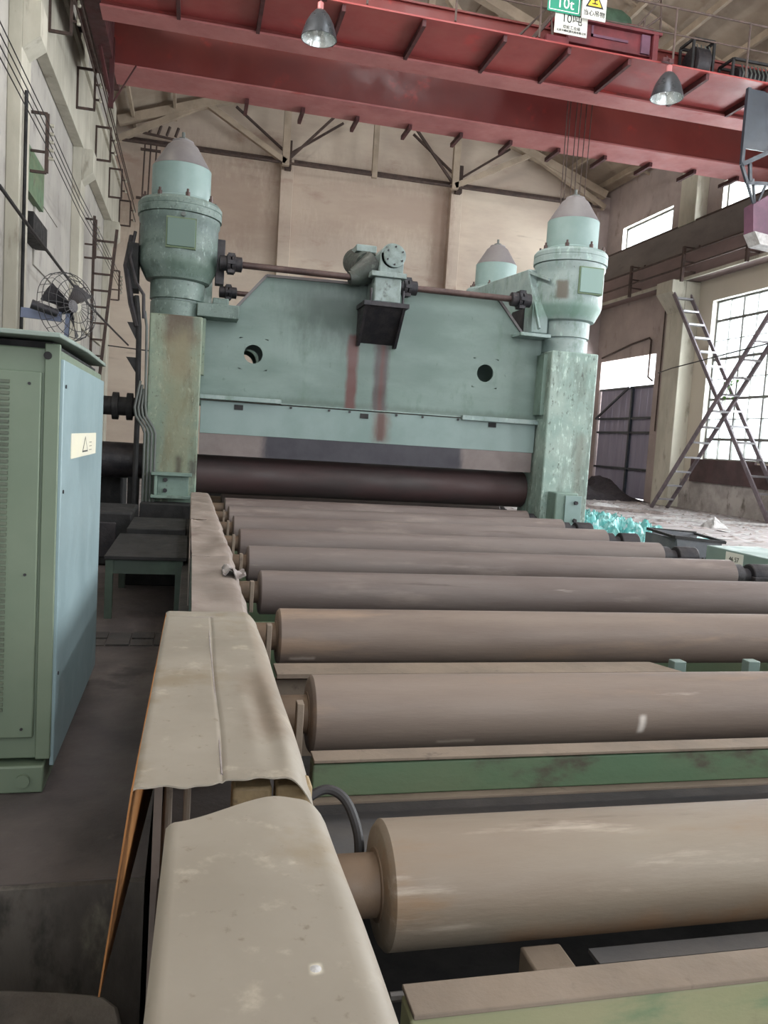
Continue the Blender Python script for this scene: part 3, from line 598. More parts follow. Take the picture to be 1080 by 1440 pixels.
# screw-down heads
def head(cx, cy, body, side, name_l, front=True):
    t = thing('screwdown_head', (cx, cy, 3.1), name_l, 'machine', 'screw-down heads on the four columns')
    c = (cx, cy, 0)
    make('neck_collar', MB().lathe(c, [(.35, 3.1), (.35, 3.29), (.33, 3.3), (.33, 3.32), (.36, 3.33), (.36, 3.58)], 2, 48), body, t)
    b = make('housing', MB().lathe(c, [(.36, 3.56), (.42, 3.58), (.5, 3.74), (.515, 3.8), (.515, 4.22), (.51, 4.3), (.53, 4.34), (.53, 4.4)], 2, 64), body, t)
    make('flange', MB().lathe(c, [(.53, 4.405), (.55, 4.41), (.55, 4.49), (.545, 4.495), (.545, 4.505), (.55, 4.51), (.55, 4.56), (.52, 4.6), (.4, 4.63)], 2, 64), body, t)
    for i in range(8):
        a = 2*PI*i/8+.2; x, y = cx+.47*math.cos(a), cy+.47*math.sin(a)
        make('bolt', MB().cyl((x, y, 4.6), (x, y, 4.66), .03, n=6).cyl((x, y, 4.66), (x, y, 4.7), .016, n=8), m_darkshaft, t)
    make('motor_cover', MB().lathe(c, [(.4, 4.6), (.4, 4.64), (.385, 4.66), (.385, 5.06)], 2, 48), m_capgreen, t)
    make('cone_cap', MB().lathe(c, [(.385, 5.062), (.38, 5.07), (.2, 5.36), (.15, 5.4), (.14, 5.43)], 2, 48), m_capgrey, t)
    make('lifting_nut', MB().cyl((cx, cy, 5.42), (cx, cy, 5.47), .07, n=6).cyl((cx, cy, 5.46), (cx, cy, 5.55), .022, n=8), m_pvc, t)
    if front:
        px = cx+side
        fy = cy-.515
        p = make('name_plate', MB().box(px-.175, px+.175, fy-.035, fy+.09, 3.95, 4.3), M('head_plate_paint_%d' % int(cx), (84,104,96) if cx < 1 else (116,140,134), None, 1, .5, 0, 0), t, .006)
        make('plate_rim', MB().box(px-.19, px+.19, fy-.02, fy+.09, 3.93, 3.95).box(px-.19, px+.19, fy-.02, fy+.09, 4.3, 4.32).box(px-.19, px-.175, fy-.02, fy+.09, 3.95, 4.3).box(px+.175, px+.19, fy-.02, fy+.09, 3.95, 4.3), m_beamdark, p)
    return t
h1 = head(-.27, 11.58, m_unit, .03, 'speckled green screw-down head with grey cone cap on the left front column')
h2 = head(5.47, 11.58, m_unit_r, .1, 'pale green screw-down head with brown bare patch on the right front column')
head(5.5, 14.85, m_unit_r, 0, 'smaller looking screw-down head behind, on the right rear column', False)
head(-.27, 14.85, m_unit, 0, 'screw-down head on the left rear column, hidden behind the front one', False)
make('flange_screw', MB().cyl((-.22, 11.06, 4.36), (-.22, 11.02, 4.36), .03, n=6), m_pvc, h1)
make('side_lug', MB().box(.22, .34, 11.5, 11.66, 3.6, 4.2), m_dark, h1, .01)
make('shelf', MB().box(.0, .55, 11.25, 11.9, 3.12, 3.3), m_unit, h1, .01)
make('hose_bundle', MB().tube([(-.83, 11.4, 4.15), (-.88, 11.35, 3.8), (-.78, 11.15, 3.45), (-.68, 11.1, 3.3), (-.67, 11.1, 3.0)], .022).tube([(-.87, 11.45, 4.1), (-.93, 11.4, 3.7), (-.84, 11.25, 3.2), (-.75, 11.2, 2.9)], .04), m_dark, h1)
make('junction_box', MB().box(-.92, -.78, 11.35, 11.75, 3.4, 4.0), m_black, h1, .01)

# centre gearbox, bracket and cross shafts
g = thing('gear_reducer', (2.6, 11.4, 2.95), 'oily green gear reducer with round cover disc on a dark bracket', 'machine')
make('bracket', MB().box(2.22, 2.86, 11.05, 11.6, 3.46, 3.52).prism([(11.08, 3.46), (11.6, 3.46), (11.6, 2.95), (11.5, 2.95)], 0, 2.24, 2.28).prism([(11.08, 3.46), (11.6, 3.46), (11.6, 2.95), (11.5, 2.95)], 0, 2.78, 2.82).prism([(11.1, 3.46), (11.59, 3.46), (11.59, 3.0)], 0, 2.28, 2.78), m_dark, g)
b = make('lower_case', MB().box(2.36, 2.74, 11.1, 11.6, 3.52, 3.86), m_bluegrey, g, .02)
make('joint_flange', MB().box(2.3, 2.8, 11.06, 11.6, 3.86, 3.93), m_bluegrey, g, .008)
make('upper_case', MB().box(2.42, 2.76, 11.12, 11.6, 3.93, 4.2).lathe((2.6, 0, 4.16), [(.175, 11.12), (.175, 11.6)], 1, 32), m_bluegrey, g, .01)
make('cover_disc', MB().lathe((2.62, 0, 4.16), [(.145, 11.08), (.155, 11.085), (.155, 11.12)], 1, 40), m_bluegrey, g)
for i in range(6):
    a = 2*PI*i/6+.5; make('bolt', MB().cyl((2.62+.12*math.cos(a), 11.08, 4.16+.12*math.sin(a)), (2.62+.12*math.cos(a), 11.06, 4.16+.12*math.sin(a)), .013, n=6), m_dark, g)
make('foot_bolt', MB().cyl((2.32, 11.12, 3.52), (2.32, 11.12, 3.7), .018, n=8).cyl((2.78, 11.12, 3.52), (2.78, 11.12, 3.7), .018, n=8), m_dark, g)
make('input_housing', MB().cyl((2.12, 11.4, 3.86), (2.42, 11.4, 4.06), .13, .22, 24).cyl((2.05, 11.37, 3.84), (2.16, 11.38, 3.87), .1, .12, 20), m_redmotor, g)
mo = make('motor', MB().cyl((2.36, 11.6, 4.08), (2.3, 12.3, 4.28), .2, n=28), m_redmotor, g)
make('cooling_fin', MB().box(2.2, 2.5, 11.75, 12.2, 4.32, 4.42), m_bluegrey, mo, .01)
def shaft(x0, x1, y, z, lab, big=True):
    t = thing('drive_shaft', (x0, y, z), lab, 'shaft', 'cross shafts of the screw-down drive')
    make('shaft', MB().cyl((x0, y, z), (x1, y, z), .045, n=20), m_darkshaft, t)
    for x in ((x0+.1, x1-.1) if big else (x0+.1,)):
        c = make('coupling', MB().lathe((0, y, z), [(.07, x-.16), (.1, x-.15), (.1, x-.06), (.125, x-.055), (.125, x-.01), (.08, x), (.125, x+.01), (.125, x+.055), (.1, x+.06), (.1, x+.14), (.07, x+.15)], 0, 20), m_dark, t)
        for i in range(6):
            a = 2*PI*i/6; make('lug', MB().box(x-.045, x+.045, y+.12*math.cos(a)-.025, y+.12*math.cos(a)+.025, z+.12*math.sin(a)-.025, z+.12*math.sin(a)+.025), m_dark, c)
shaft(.32, 2.1, 11.35, 3.86, 'dark cross shaft with bulky coupling between left head and the gear reducer', False)
shaft(2.78, 4.72, 11.35, 3.8, 'dark cross shaft with a coupling at each end, between reducer and right head')
shaft(.42, 2.4, 14.8, 4.05, 'lower looking rear cross shaft seen beside the left head', False)
# heavy top roll under the beam
t = thing('top_roll', (2.6, 11.95, .68), 'thick dark reddish-brown roll hanging low inside the green stand', 'roller')
make('barrel', MB().lathe((0, 11.98, .98), [(.28, .085), (.28, 5.11)], 0, 64), M('dark_red_brown_roll', (64,46,46), (50,42,42), 1.2, .62, .0, .06, stretch=(.6,2,2)), t)
make('journal', MB().cyl((5.03, 11.98, .98), (5.12, 11.98, .98), .14, n=24), m_dark, t)
make('journal', MB().cyl((.08, 11.98, .98), (.17, 11.98, .98), .14, n=24), m_dark, t)
t = thing('bottom_roll', (2.6, 13.4, 0), 'dark roll low behind the top roll, under the stand', 'roller')
make('barrel', MB().lathe((0, 13.4, .45), [(.2, .16), (.25, .18), (.25, 5.0), (.2, 5.03)], 0, 48), m_black, t)

# conduits down the left column
for i, (dx, lab) in enumerate(((0, 'innermost grey conduit beside the left green column'), (-.045, 'second grey conduit beside the left green column'), (-.09, 'third grey conduit beside the left green column'), (-.135, 'outermost grey conduit beside the left green column'))):
    x = -.47+dx; tag(make('conduit', MB().tube([(x, 11.1, .1), (x, 11.1, 1.52), (x-.03, 11.1, 1.6), (x-.12, 11.12, 1.74), (x-.14, 11.14, 1.85)]+([(-.63, 11.14, 2.9), (-.66, 11.14, 3.1)] if i == 0 else [(x-.14+.02*i, 11.16, 2.05+.05*i)]), .017), m_pvc), lab, 'conduit', 'conduits on the left column')
tag(make('cable_chain', MB().tube([(-.72, 11.2, .3), (-.71, 11.2, 1.7), (-.73, 11.2, 2.9), (-.78, 11.25, 3.3)], .035).prism([(-.88, 2.95), (-.72, 2.95), (-.72, 2.65)], 1, 11.2, 11.24).prism([(-.88, 2.5), (-.72, 2.5), (-.72, 2.25)], 1, 11.2, 11.24), m_black), 'black ragged cable run with two fins left of the green column', 'cable')
# drive spindles at the left
t = thing('drive_spindle', (-2, 11.9, 1.6), 'upper black ribbed drive spindle entering the left column', 'shaft')
make('shaft', MB().cyl((-3.0, 11.9, 1.87), (-.6, 11.9, 1.87), .13, n=24), m_black, t)
for x in (-1.05, -.86, -.72, -1.9): make('coupling_ring', MB().cyl((x-.04, 11.9, 1.87), (x+.04, 11.9, 1.87), .19, n=24), m_black, t)
t = thing('drive_spindle', (-2, 11.9, .8), 'lower thick black drive spindle beside the left column', 'shaft')
make('shaft', MB().cyl((-3.0, 11.9, 1.12), (-.6, 11.9, 1.12), .25, n=28), m_dark, t)
make('support_leg', MB().box(-.85, -.7, 11.8, 12.0, 0, .9), m_black, t)
t = thing('gear_stand', (-1.9, 12.4, 0), 'black gearbox mass in the shadow left of the green stand', 'machine')
make('case', MB().box(-3.0, -.95, 12.3, 13.1, 0, 1.25), m_black, t, .04); make('base', MB().box(-3.1, -.7, 12.2, 13.15, 0, .2), m_black, t)
t = thing('machine_base', (-1.6, 10.2, 0), 'low dark grimy machine base between cabinet and green column', 'machine')
make('body', MB().box(-2.8, -.62, 9.6, 10.7, 0, .62), m_black, t, .03); make('hatch', MB().box(-1.5, -.8, 9.57, 9.6, .1, .5), m_dark, t, .01)
# little green step table
t = thing('step_table', (-.3, 7.5, 0), 'low green steel step with legs beside the narrow covers', 'table')
make('table_top', MB().box(-.66, .0, 6.9, 8.4, .5, .53), m_black, t, .004); make('apron', MB().box(-.59, -.09, 6.93, 6.96, .38, .5), m_bench, t)  # top painted black to stand in for the shade over the green step
make('rear_step', MB().box(-.6, -.02, 8.42, 9.5, .0, .58), m_black, t, .01)
for x, y in ((-.62, 6.95), (-.62, 8.3), (-.06, 6.95), (-.06, 8.3)): make('leg', MB().box(x-.03, x+.03, y-.03, y+.03, 0, .5), m_bench, t)

# ================================================================== CABINET AND FAN
t = thing('control_cabinet', (-1.3, 4.4, 0), 'tall olive green electrical cabinet with sky-lit cyan side at the left edge', 'cabinet')
x1 = -.535; x0 = -2.2; y0, y1 = 3.63, 5.22
make('frame', MB().box(x0, x1-.015, y0+.01, y1, .14, 1.9), m_cabinet, t, .006)
dr = make('door', MB().box(-1.5, -.615, y0-.015, y0+.01, .24, 1.8), m_cabinet, t, .005)
make('corner_post', MB().box(-.605, x1-.01, y0-.005, y0+.02, .14, 1.92), m_cabinet, t, .004)
for k in range(60):
    z = .36+k*.0235; make('louver', MB().box(-1.3, -.735, y0-.024, y0-.014, z, z+.013), m_cabdark, dr)
make('side_panel', MB().box(x1-.015, x1+.003, y0+.02, y1, .1, 1.86), m_cabside, t, .004)
for z in (1.75, .95, .28): make('door_screw', MB().cyl((-.66, y0-.015, z), (-.66, y0-.022, z), .006, n=8), m_dark, dr)
for z in (1.75, 1.3, .5): make('hinge_screw', MB().cyl((x1+.003, 3.7, z), (x1+.008, 3.7, z), .008, n=8), m_dark, t)
make('lifting_eye', MB().lathe((-.593, 0, 1.87), [(.016, y0-.012), (.016, y0-.004)], 1, 20), m_black, t)
make('roof', MB().prism([(3.5, 1.935), (3.5, 1.955), (4.4, 1.975), (5.25, 1.97), (5.25, 1.95), (4.4, 1.955)], 0, x0, x1+.008), m_cabroof, t, .004)
make('roof_gap', MB().box(x0, x1-.05, y0+.06, y1, 1.9, 1.93), m_black, t)
sk = make('skid', MB().box(x0, x1-.03, y0-.03, y1, .0, .12), m_cabinet, t, .008)
make('skid_bolt', MB().cyl((-.645, y0-.03, .06), (-.645, y0-.05, .06), .028, n=20), m_cabinet, sk)
la = make('warning_sticker', MB().box(x1+.002, x1+.006, 3.9, 4.86, 1.435, 1.55), m_sticker, t)
make('triangle_mark', MB().prism([(4.28, 1.455), (4.5, 1.455), (4.39, 1.535)], 0, x1+.006, x1+.0065), m_ink, la)
make('triangle_fill', MB().prism([(4.31, 1.463), (4.47, 1.463), (4.39, 1.522)], 0, x1+.0065, x1+.007), m_sticker, la)
make('ink_lines', MB().box(x1+.006, x1+.0065, 4.56, 4.66, 1.46, 1.463).box(x1+.006, x1+.0065, 4.56, 4.66, 1.48, 1.483).box(x1+.006, x1+.0065, 4.56, 4.66, 1.5, 1.503), m_ink, la)

t = thing('wall_fan', (-.6, 4.1, 2.0), 'old dark fan with bent wire guard on top of the cabinet', 'fan')
fc = Vector((-.59, 4.12, 2.14)); ax = Vector((.75, -.55, .1)).normalized(); e1 = Vector((0, 0, 1)); e1 = (e1-ax*ax.dot(e1)).normalized(); e2 = ax.cross(e1)
make('hub', MB().cyl(fc-ax*.04, fc+ax*.03, .03, n=16), m_dark, t)
for k, a0 in enumerate((.35, 2.4, 4.4)):
    def bl(u, v, a0=a0):
        a = a0+(v-.5)*.55; r = .02+.125*u; p = fc+e1*(r*math.sin(a))+e2*(r*math.cos(a))+ax*((v-.5)*.05); return tuple(p)
    make('blade', MB().grid(bl, 6, 6, .003, tuple(ax)), m_dark, t)
gm = MB()
for r, off in ((.16, 0), (.15, .03), (.12, .045), (.08, .05), (.16, -.03)):
    gm.tube([fc+ax*off+e1*(r*math.sin(q*PI/14))+e2*(r*math.cos(q*PI/14)) for q in range(29)], .0018, 5)
for i in range(24):
    a = i*PI/12; d_ = e1*math.sin(a)+e2*math.cos(a); gm.tube([fc+ax*.05+d_*.03, fc+ax*.045+d_*.12, fc+ax*.025+d_*.155, fc-ax*.03+d_*.16], .0014, 4)
make('wire_guard', gm, m_wire, t)
make('bracket', MB().bar((-.8, 4.15, 2.1), (-.62, 4.12, 2.09), .02, .045).bar((-.6, 4.15, 2.0), (-.59, 4.13, 2.12), .02), m_fanblue, t)
make('lamp_can', MB().cyl((-.74, 4.05, 2.13), (-.63, 4.08, 2.1), .022, .018, 16), m_dark, t)

# ================================================================== OVERHEAD TRAVELLING CRANE
c = thing('bridge_crane', (6.5, 18, 9.4), 'red double girder travelling crane spanning the hall overhead', 'crane')
for (ya, yb, nm) in ((19.3, 20.3, 'far'), (16.8, 17.3, 'near')):
    gd = make('girder', MB().box(-2.0, 15.6, ya, yb, 9.43, 10.5), m_red, c)
    make('bottom_flange', MB().box(-2.0, 15.6, ya-.03, yb+.03, 9.39, 9.43), m_redU, gd)
    make('top_flange', MB().box(-2.0, 15.6, ya-.06, yb+.06, 10.5, 10.54), m_red, gd)
    if nm == 'far':
        for x in range(11):
            xx = .9+x*1.32; make('stub_bracket', MB().box(xx, xx+.08, 19.95, 20.75, 9.28, 9.38), m_reddark, gd)
make('walkway', MB().box(-2.0, 15.6, 15.3, 16.8, 9.5, 9.53), m_redwalk, c)
for x in (-.6, .9, 2.35, 3.88, 5.5, 6.84, 8.15, 9.92, 11.4, 12.9, 14.4):
    make('walkway_bracket', MB().box(x, x+.07, 15.35, 16.78, 9.38, 9.5), m_reddark, c)
rl = make('railing', MB().tube([(-2, 15.3, 10.6), (15.6, 15.3, 10.6)], .022).tube([(-2, 15.3, 10.1), (15.6, 15.3, 10.1)], .016), m_rustbar, c)
for x in (-.5, 1.1, 2.8, 4.5, 6.2, 9.1, 10.8, 12.4, 14): make('railing_post', MB().tube([(x, 15.3, 9.55), (x, 15.3, 10.6)], .022), m_rustbar, rl)
make('end_truck', MB().box(-2.62, -1.98, 15.0, 21.2, 9.9, 10.8).box(-2.3, -1.98, 15.6, 20.9, 9.45, 9.9), m_reddark, c, .01)
make('end_truck', MB().box(15.62, 16.3, 15.0, 21.2, 9.7, 10.3), m_reddark, c, .01)
for y in (15.4, 20.8): make('wheel', MB().cyl((-3.02, y, 10.65), (-2.88, y, 10.65), .17, n=28).cyl((-2.88, y, 10.65), (-2.4, y, 10.65), .06, n=12), m_dark, c); make('wheel', MB().cyl((16.0, y, 9.79), (16.12, y, 9.79), .17, n=28), m_dark, c)
make('hanging_bar', MB().bar((-2.0, 19.2, 9.9), (-2.0, 19.2, 8.45), .1).bar((-2.2, 18.6, 9.5), (-2.02, 19.2, 8.7), .06).bar((-2.02, 19.2, 8.45), (-1.5, 19.2, 9.4), .03), m_reddark, c)
cb = make('cabin', MB().box(10.95, 12.6, 15.42, 15.46, 8.2, 9.4), m_cabblue, c)
make('cabin_frame', MB().bar((10.98, 15.4, 9.4), (10.98, 15.4, 7.85), .07).bar((10.98, 15.4, 7.85), (11.8, 15.4, 8.3), .09).bar((11.72, 15.4, 9.4), (11.72, 15.4, 7.6), .07).bar((10.98, 15.4, 7.85), (11.15, 15.4, 7.5), .06).bar((11.15, 15.4, 7.5), (11.75, 15.4, 7.55), .07).bar((11.15, 15.4, 7.5), (11.4, 15.4, 7.0), .04).bar((11.28, 15.4, 7.6), (11.4, 15.4, 7.0), .04).bar((11.6, 15.4, 7.5), (11.4, 15.4, 7.0), .04).bar((11.17, 15.4, 7.9), (11.22, 15.4, 7.55), .06), m_cabblue, cb)
cabb = make('cabin_bin', MB().prism([(11.28, 7.05), (11.65, 7.3), (12.9, 7.45), (12.9, 6.3), (11.34, 6.5)], 1, 15.3, 15.6), m_purple, cb)
make('bin_tray', MB().prism([(11.34, 6.5), (12.9, 6.33), (12.9, 6.15), (11.5, 6.25)], 1, 15.25, 15.62), m_paper, cabb)

# trolley
t = thing('crane_trolley', (8.4, 17.5, 10.5), 'maroon crane trolley with dark green motor cover on top of the bridge', 'trolley')
make('frame', MB().box(7.0, 9.3, 16.5, 19.6, 10.58, 10.8), m_trolley, t, .01)
make('front_apron', MB().box(7.25, 9.15, 16.3, 16.42, 10.1, 10.52).box(7.2, 9.35, 16.2, 16.55, 10.52, 10.58), m_trolley, t, .01)
make('side_plate', MB().box(7.75, 8.6, 16.27, 16.3, 10.28, 10.33).box(7.75, 7.79, 16.27, 16.3, 10.28, 10.5).box(8.9, 9.1, 16.25, 16.3, 10.12, 10.5), m_purple, t)
make('apron_leg', MB().box(9.15, 9.27, 16.2, 16.42, 9.85, 10.52), m_trolley, t, .01); make('apron_leg', MB().box(6.75, 7.25, 16.25, 16.4, 9.75, 10.15), m_trolley, t, .01)
make('motor_cover', MB().lathe((0, 16.9, 10.78), [(.2, 7.55), (.36, 7.62), (.42, 7.8), (.42, 8.6), (.34, 8.8)], 0, 24), m_moss, t)
make('guard_rail', MB().tube([(8.72, 16.3, 10.56), (9.3, 16.3, 11.3), (9.35, 16.3, 10.56)], .03).tube([(8.9, 16.3, 10.6), (9.33, 16.3, 10.95)], .025).tube([(8.95, 16.3, 10.56), (8.95, 16.3, 10.86)], .025), m_rustbar, t)
make('guard_rail', MB().tube([(6.1, 16.3, 9.95), (6.8, 16.3, 10.75), (6.9, 16.3, 10.1)], .03).tube([(6.45, 16.3, 10.0), (6.9, 16.3, 10.6)], .045), m_rustbar, t)
for x, y in ((7.3, 17.0), (9.1, 17.0), (7.3, 19.5), (9.1, 19.5)): make('wheel', MB().cyl((x-.15, y, 10.68), (x+.15, y, 10.68), .13, n=20), m_dark, t)
# black cable carrier cages on the crane
def cage(x, z0, w, h, lab):
    t = thing('cable_cage', (x, 16.4, z0), lab, 'cage', 'cable cages on the crane walkway')
    mb = MB()
    for a in (x-w/2, x+w/2):
        for y in (16.2, 16.7): mb.bar((a, y, z0), (a, y, z0+h), .05)
        mb.bar((a, 16.2, z0+h), (a, 16.7, z0+h), .05)
    for z in (z0+.03, z0+h): mb.bar((x-w/2, 16.2, z), (x+w/2, 16.2, z), .05).bar((x-w/2, 16.7, z), (x+w/2, 16.7, z), .05)
    make('frame', mb, m_black, t)
    make('coil', MB().lathe((0, 16.45, z0+h*.5), [(h*.38, x-w*.33), (h*.42, x-w*.3), (h*.42, x+w*.3), (h*.38, x+w*.33)], 0, 20), m_dark, t)
    for k in range(int(w/.12)): make('cable_loop', MB().tube([(x-w*.28+k*.1, 16.2+0*k, z0+.1), (x-w*.28+k*.1, 16.14, z0+h*.55), (x-w*.28+k*.1, 16.25, z0+h*.9)], .015, 6), m_pvc, t)
cage(10.35, 9.75, .5, .85, 'upright black cable cage on the crane walkway, left of the wide one'); cage(11.65, 9.75, 1.1, .6, 'wide low black cable cage at the right end of the crane')
# wire ropes and hook block
t = thing('hook_block', (8.55, 18.3, 6.0), 'crane hook block on thin wire ropes behind the right green head', 'hook')
for dx in (-.3, -.22, -.05, .06, .2, .34): make('wire_rope', MB().tube([(8.55+dx, 18.3, 10.6), (8.55+dx*.9, 18.3, 6.6)], .012, 5), m_rustbar, t)
make('block', MB().box(8.2, 8.9, 18.15, 18.45, 6.0, 6.6), m_purple, t, .03); make('hook', MB().tube([(8.55, 18.3, 6.0), (8.55, 18.3, 5.75), (8.68, 18.3, 5.6), (8.6, 18.3, 5.45), (8.45, 18.3, 5.52)], .04), m_dark, t)

# high-bay lamps under the walkway edge
def bay_lamp(x, z, lab):
    t = thing('high_bay_lamp', (x, 15.15, z), lab, 'lamp', 'bell lamps below the crane walkway')
    cc = Vector((x, 15.15, 0)); s_ = 1.0
    make('shade', MB().lathe(cc, [(.06, z+.5), (.1, z+.48), (.17, z+.4), (.25, z+.26), (.3, z+.1), (.325, z), (.315, z), (.29, z+.1), (.24, z+.25), (.16, z+.37)], 2, 40, False), m_lamp, t)
    make('reflector', MB().lathe(cc, [(.312, z+.004), (.286, z+.1), (.236, z+.24), (.156, z+.36), (.03, z+.37)], 2, 40, False), m_refl, t)
    make('bulb', MB().lathe(cc, [(.03, z+.34), (.05, z+.24), (.06, z+.16), (.04, z+.1), (.01, z+.08)], 2, 20), m_refl, t)
    make('socket', MB().lathe(cc, [(.05, z+.49), (.055, z+.5), (.055, z+.62), (.03, z+.64)], 2, 16), m_redU, t)
    make('hanger', MB().tube([(x, 15.15, z+.63), (x, 15.15, z+.74), (x, 15.25, z+.8), (x, 15.27, z+.86)], .016).box(x-.12, x+.12, 15.2, 15.27, z+.72, z+.8), m_reddark, t)
bay_lamp(1.93, 8.72, 'left bell-shaped metal lamp hanging below the red crane'); bay_lamp(8.95, 8.78, 'right bell-shaped metal lamp hanging below the red crane')

# signs on the crane railing
R90 = (PI/2, 0, 0)
sg = thing('load_sign', (6.6, 15.15, 9.96), 'green rated load sign reading 10t, uppermost left of three', 'sign')
make('board', MB().box(6.26, 6.94, 15.14, 15.16, 9.99, 10.71), m_gsign, sg, .003)
make('border', MB().box(6.29, 6.91, 15.135, 15.14, 10.02, 10.032).box(6.29, 6.91, 15.135, 15.14, 10.67, 10.682).box(6.29, 6.302, 15.135, 15.14, 10.02, 10.68).box(6.898, 6.91, 15.135, 15.14, 10.02, 10.68), m_wtext, sg)
text(sg, '10t', .27, (6.62, 15.136, 10.16), R90, m_wtext, ext=.003)
text(sg, '限载', .22, (6.6, 15.136, 10.48), R90, m_wtext)
sg = thing('warning_sign', (7.2, 15.1, 9.92), 'white warning sign with yellow triangle, right of the green sign', 'sign')
make('board', MB().box(6.95, 7.45, 15.08, 15.1, 9.94, 10.54), m_white, sg, .003)
make('triangle', MB().prism([(7.01, 10.16), (7.39, 10.16), (7.2, 10.49)], 1, 15.075, 15.08), m_ink, sg)
make('triangle_fill', MB().prism([(7.06, 10.188), (7.34, 10.188), (7.2, 10.44)], 1, 15.07, 15.075), m_yel, sg)
make('hook_mark', MB().box(7.19, 7.21, 15.066, 15.07, 10.22, 10.35).box(7.15, 7.25, 15.066, 15.07, 10.29, 10.31).box(7.14, 7.26, 15.066, 15.07, 10.22, 10.24), m_ink, sg)
text(sg, '当心吊物', .115, (7.2, 15.076, 10.05), R90, m_ink, ext=.003)
sg = thing('load_sign', (6.8, 15.2, 9.6), 'white sign lettered 10 with small text, hanging lowest of three', 'sign')
make('board', MB().box(6.45, 7.13, 15.18, 15.2, 9.64, 10.3), m_white, sg, .003)
text(sg, '10吨', .22, (6.8, 15.176, 9.92), R90, m_ink)
text(sg, '双轮工业级', .075, (6.8, 15.176, 9.765), R90, m_ink); text(sg, '北京天顺起重机械有限公司', .052, (6.8, 15.176, 9.695), R90, m_ink)

# ================================================================== LEFT WALL FITTINGS
first = None
for k, y in enumerate((13.2, 16.87, 20.57, 24.27, 27.93, 31.6)):
    lab = 'rectangular steel busbar frame on the left runway beam, %s from the camera' % ('hidden first', 'first in view', 'second in view', 'third in view', 'fourth in view', 'last in view')[k]
    if first is None:
        t = thing('busbar_frame', (-2.7, y, 8.8), lab, 'bracket', 'busbar frames along the left runway beam'); first = t
        a, b, z0, z1 = -2.9, -2.5, 8.83, 9.71
        make('frame', MB().bar((a+.02, y, z0), (a+.02, y, z1), .05).bar((b, y, z0), (b, y, z1), .05).bar((a, y, z0), (b+.02, y, z0), .05).bar((a, y, z1), (b+.02, y, z1), .05), m_rustbar, t)
        for z in (9.06, 9.39): make('stub', MB().bar((b, y, z), (b+.13, y, z), .04), m_rustbar, t); make('insulator', MB().cyl((b+.13, y, z-.05), (b+.13, y, z+.05), .035, n=12), m_conc, t)
    else: copy_thing(first, (0, y-13.2, 0), lab)
for i, (x, z) in enumerate(((-2.33, 9.06), (-2.33, 9.39), (-2.42, 9.85))):
    tag(make('conductor_rail', MB().bar((x, -9, z), (x, 31.8, z), .025), m_rustbar), '%s long rusty conductor bar along the left runway beam' % ('lowest', 'middle', 'highest')[i], 'bar', 'conductor bars on the left runway')
first = None
for k, y in enumerate((15.75, 23.1, 30.2)):
    lab = 'small cable rack with insulators on the %s left wall column' % ('nearest visible', 'middle', 'farthest')[k]
    if first is None:
        t = thing('cable_rack', (-2.8, y, 6.0), lab, 'bracket', 'cable racks on the left columns'); first = t
        a, b, z0, z1 = -2.95, -2.68, 5.95, 6.95
        make('frame', MB().bar((a, y, z0), (b, y, z0), .045).bar((a, y, z1), (b, y, z1), .045).bar((b, y, z0), (b, y, z1), .06).bar((a, y, 6.3), (b, y, 6.3), .04), m_rustbar, t)
        for q in range(5): make('insulator', MB().cyl((b+.03, y, 6.2+q*.14), (b+.11, y, 6.2+q*.14), .03, n=10), m_conc, t)
    else: copy_thing(first, (0, y-15.75, 0), lab)
for q in range(4):
    z = 6.2+q*.14+.02; x = -2.58
    tag(make('overhead_wire', MB().tube([(x, 1, z), (x, 8, z-.06), (x, 15.75, z), (x, 19.4, z-.08), (x, 23.1, z), (x, 30.2, z)], .009, 5), m_wire), 'thin wire strung between the cable racks, %s of four' % ('lowest', 'second lowest', 'second highest', 'highest')[q], 'wire', 'thin wires on the left wall')
tag(make('stay_cable', MB().tube(smooth_path([(-2.6, 11.9, 4.65), (-2.58, 15.2, 4.55), (-2.4, 20, 4.3), (-2.0, 26.1, 4.05)]), .026, 8), m_wire), 'thick dark cable sloping down across the left wall', 'cable')
tag(make('cross_wire', MB().tube([(-2.9, 29.3, 4.28), (-1.2, 29.3, 4.2), (.6, 29.3, 4.15)], .02, 6), m_wire), 'thin horizontal wire in front of the far left wall', 'wire')
tag(make('down_pipe', MB().tube([(-2.88, 14.95, 7.0), (-2.88, 14.95, .2)], .03), m_black), 'black vertical pipe down the nearest left column', 'pipe')
t = thing('wall_ladder', (-2.6, 24.2, 3.2), 'dark steel ladder leaning by the second left column', 'ladder')
make('rail', MB().bar((-2.85, 24.2, 3.0), (-2.85, 24.2, 7.3), .07), m_rustbar, t); make('rail', MB().bar((-2.62, 24.2, 2.6), (-2.25, 24.2, 7.0), .08), m_rustbar, t)
for k in range(8): z = 3.5+k*.45; make('rung', MB().bar((-2.85, 24.2, z), (-2.55+(z-3.2)*.08, 24.2, z), .07, .05), m_rustbar, t)
t = thing('pipe_rack', (-1.9, 31.4, 9.8), 'small rack of three hanging rods on the far wall left of the cone cap', 'bracket')
make('arm', MB().bar((-2.4, 31.0, 12.0), (-.6, 31.0, 11.85), .07), m_rustbar, t)
for i in range(3): make('rod', MB().tube([(-2.05+i*.2, 31.3, 11.7), (-2.15+i*.2, 31.3, 7.5)], .03, 6), m_rustbar, t)
make('cross_piece', MB().bar((-2.2, 31.3, 11.5), (-1.5, 31.3, 11.5), .08).bar((-2.3, 31.3, 9.8), (-1.65, 31.3, 9.8), .08), m_rustbar, t)
for i in range(4): make('insulator', MB().cyl((-1.9+i*.3, 31.0, 11.98), (-1.8+i*.3, 31.0, 12.3), .05, n=8), m_rustbar, t)

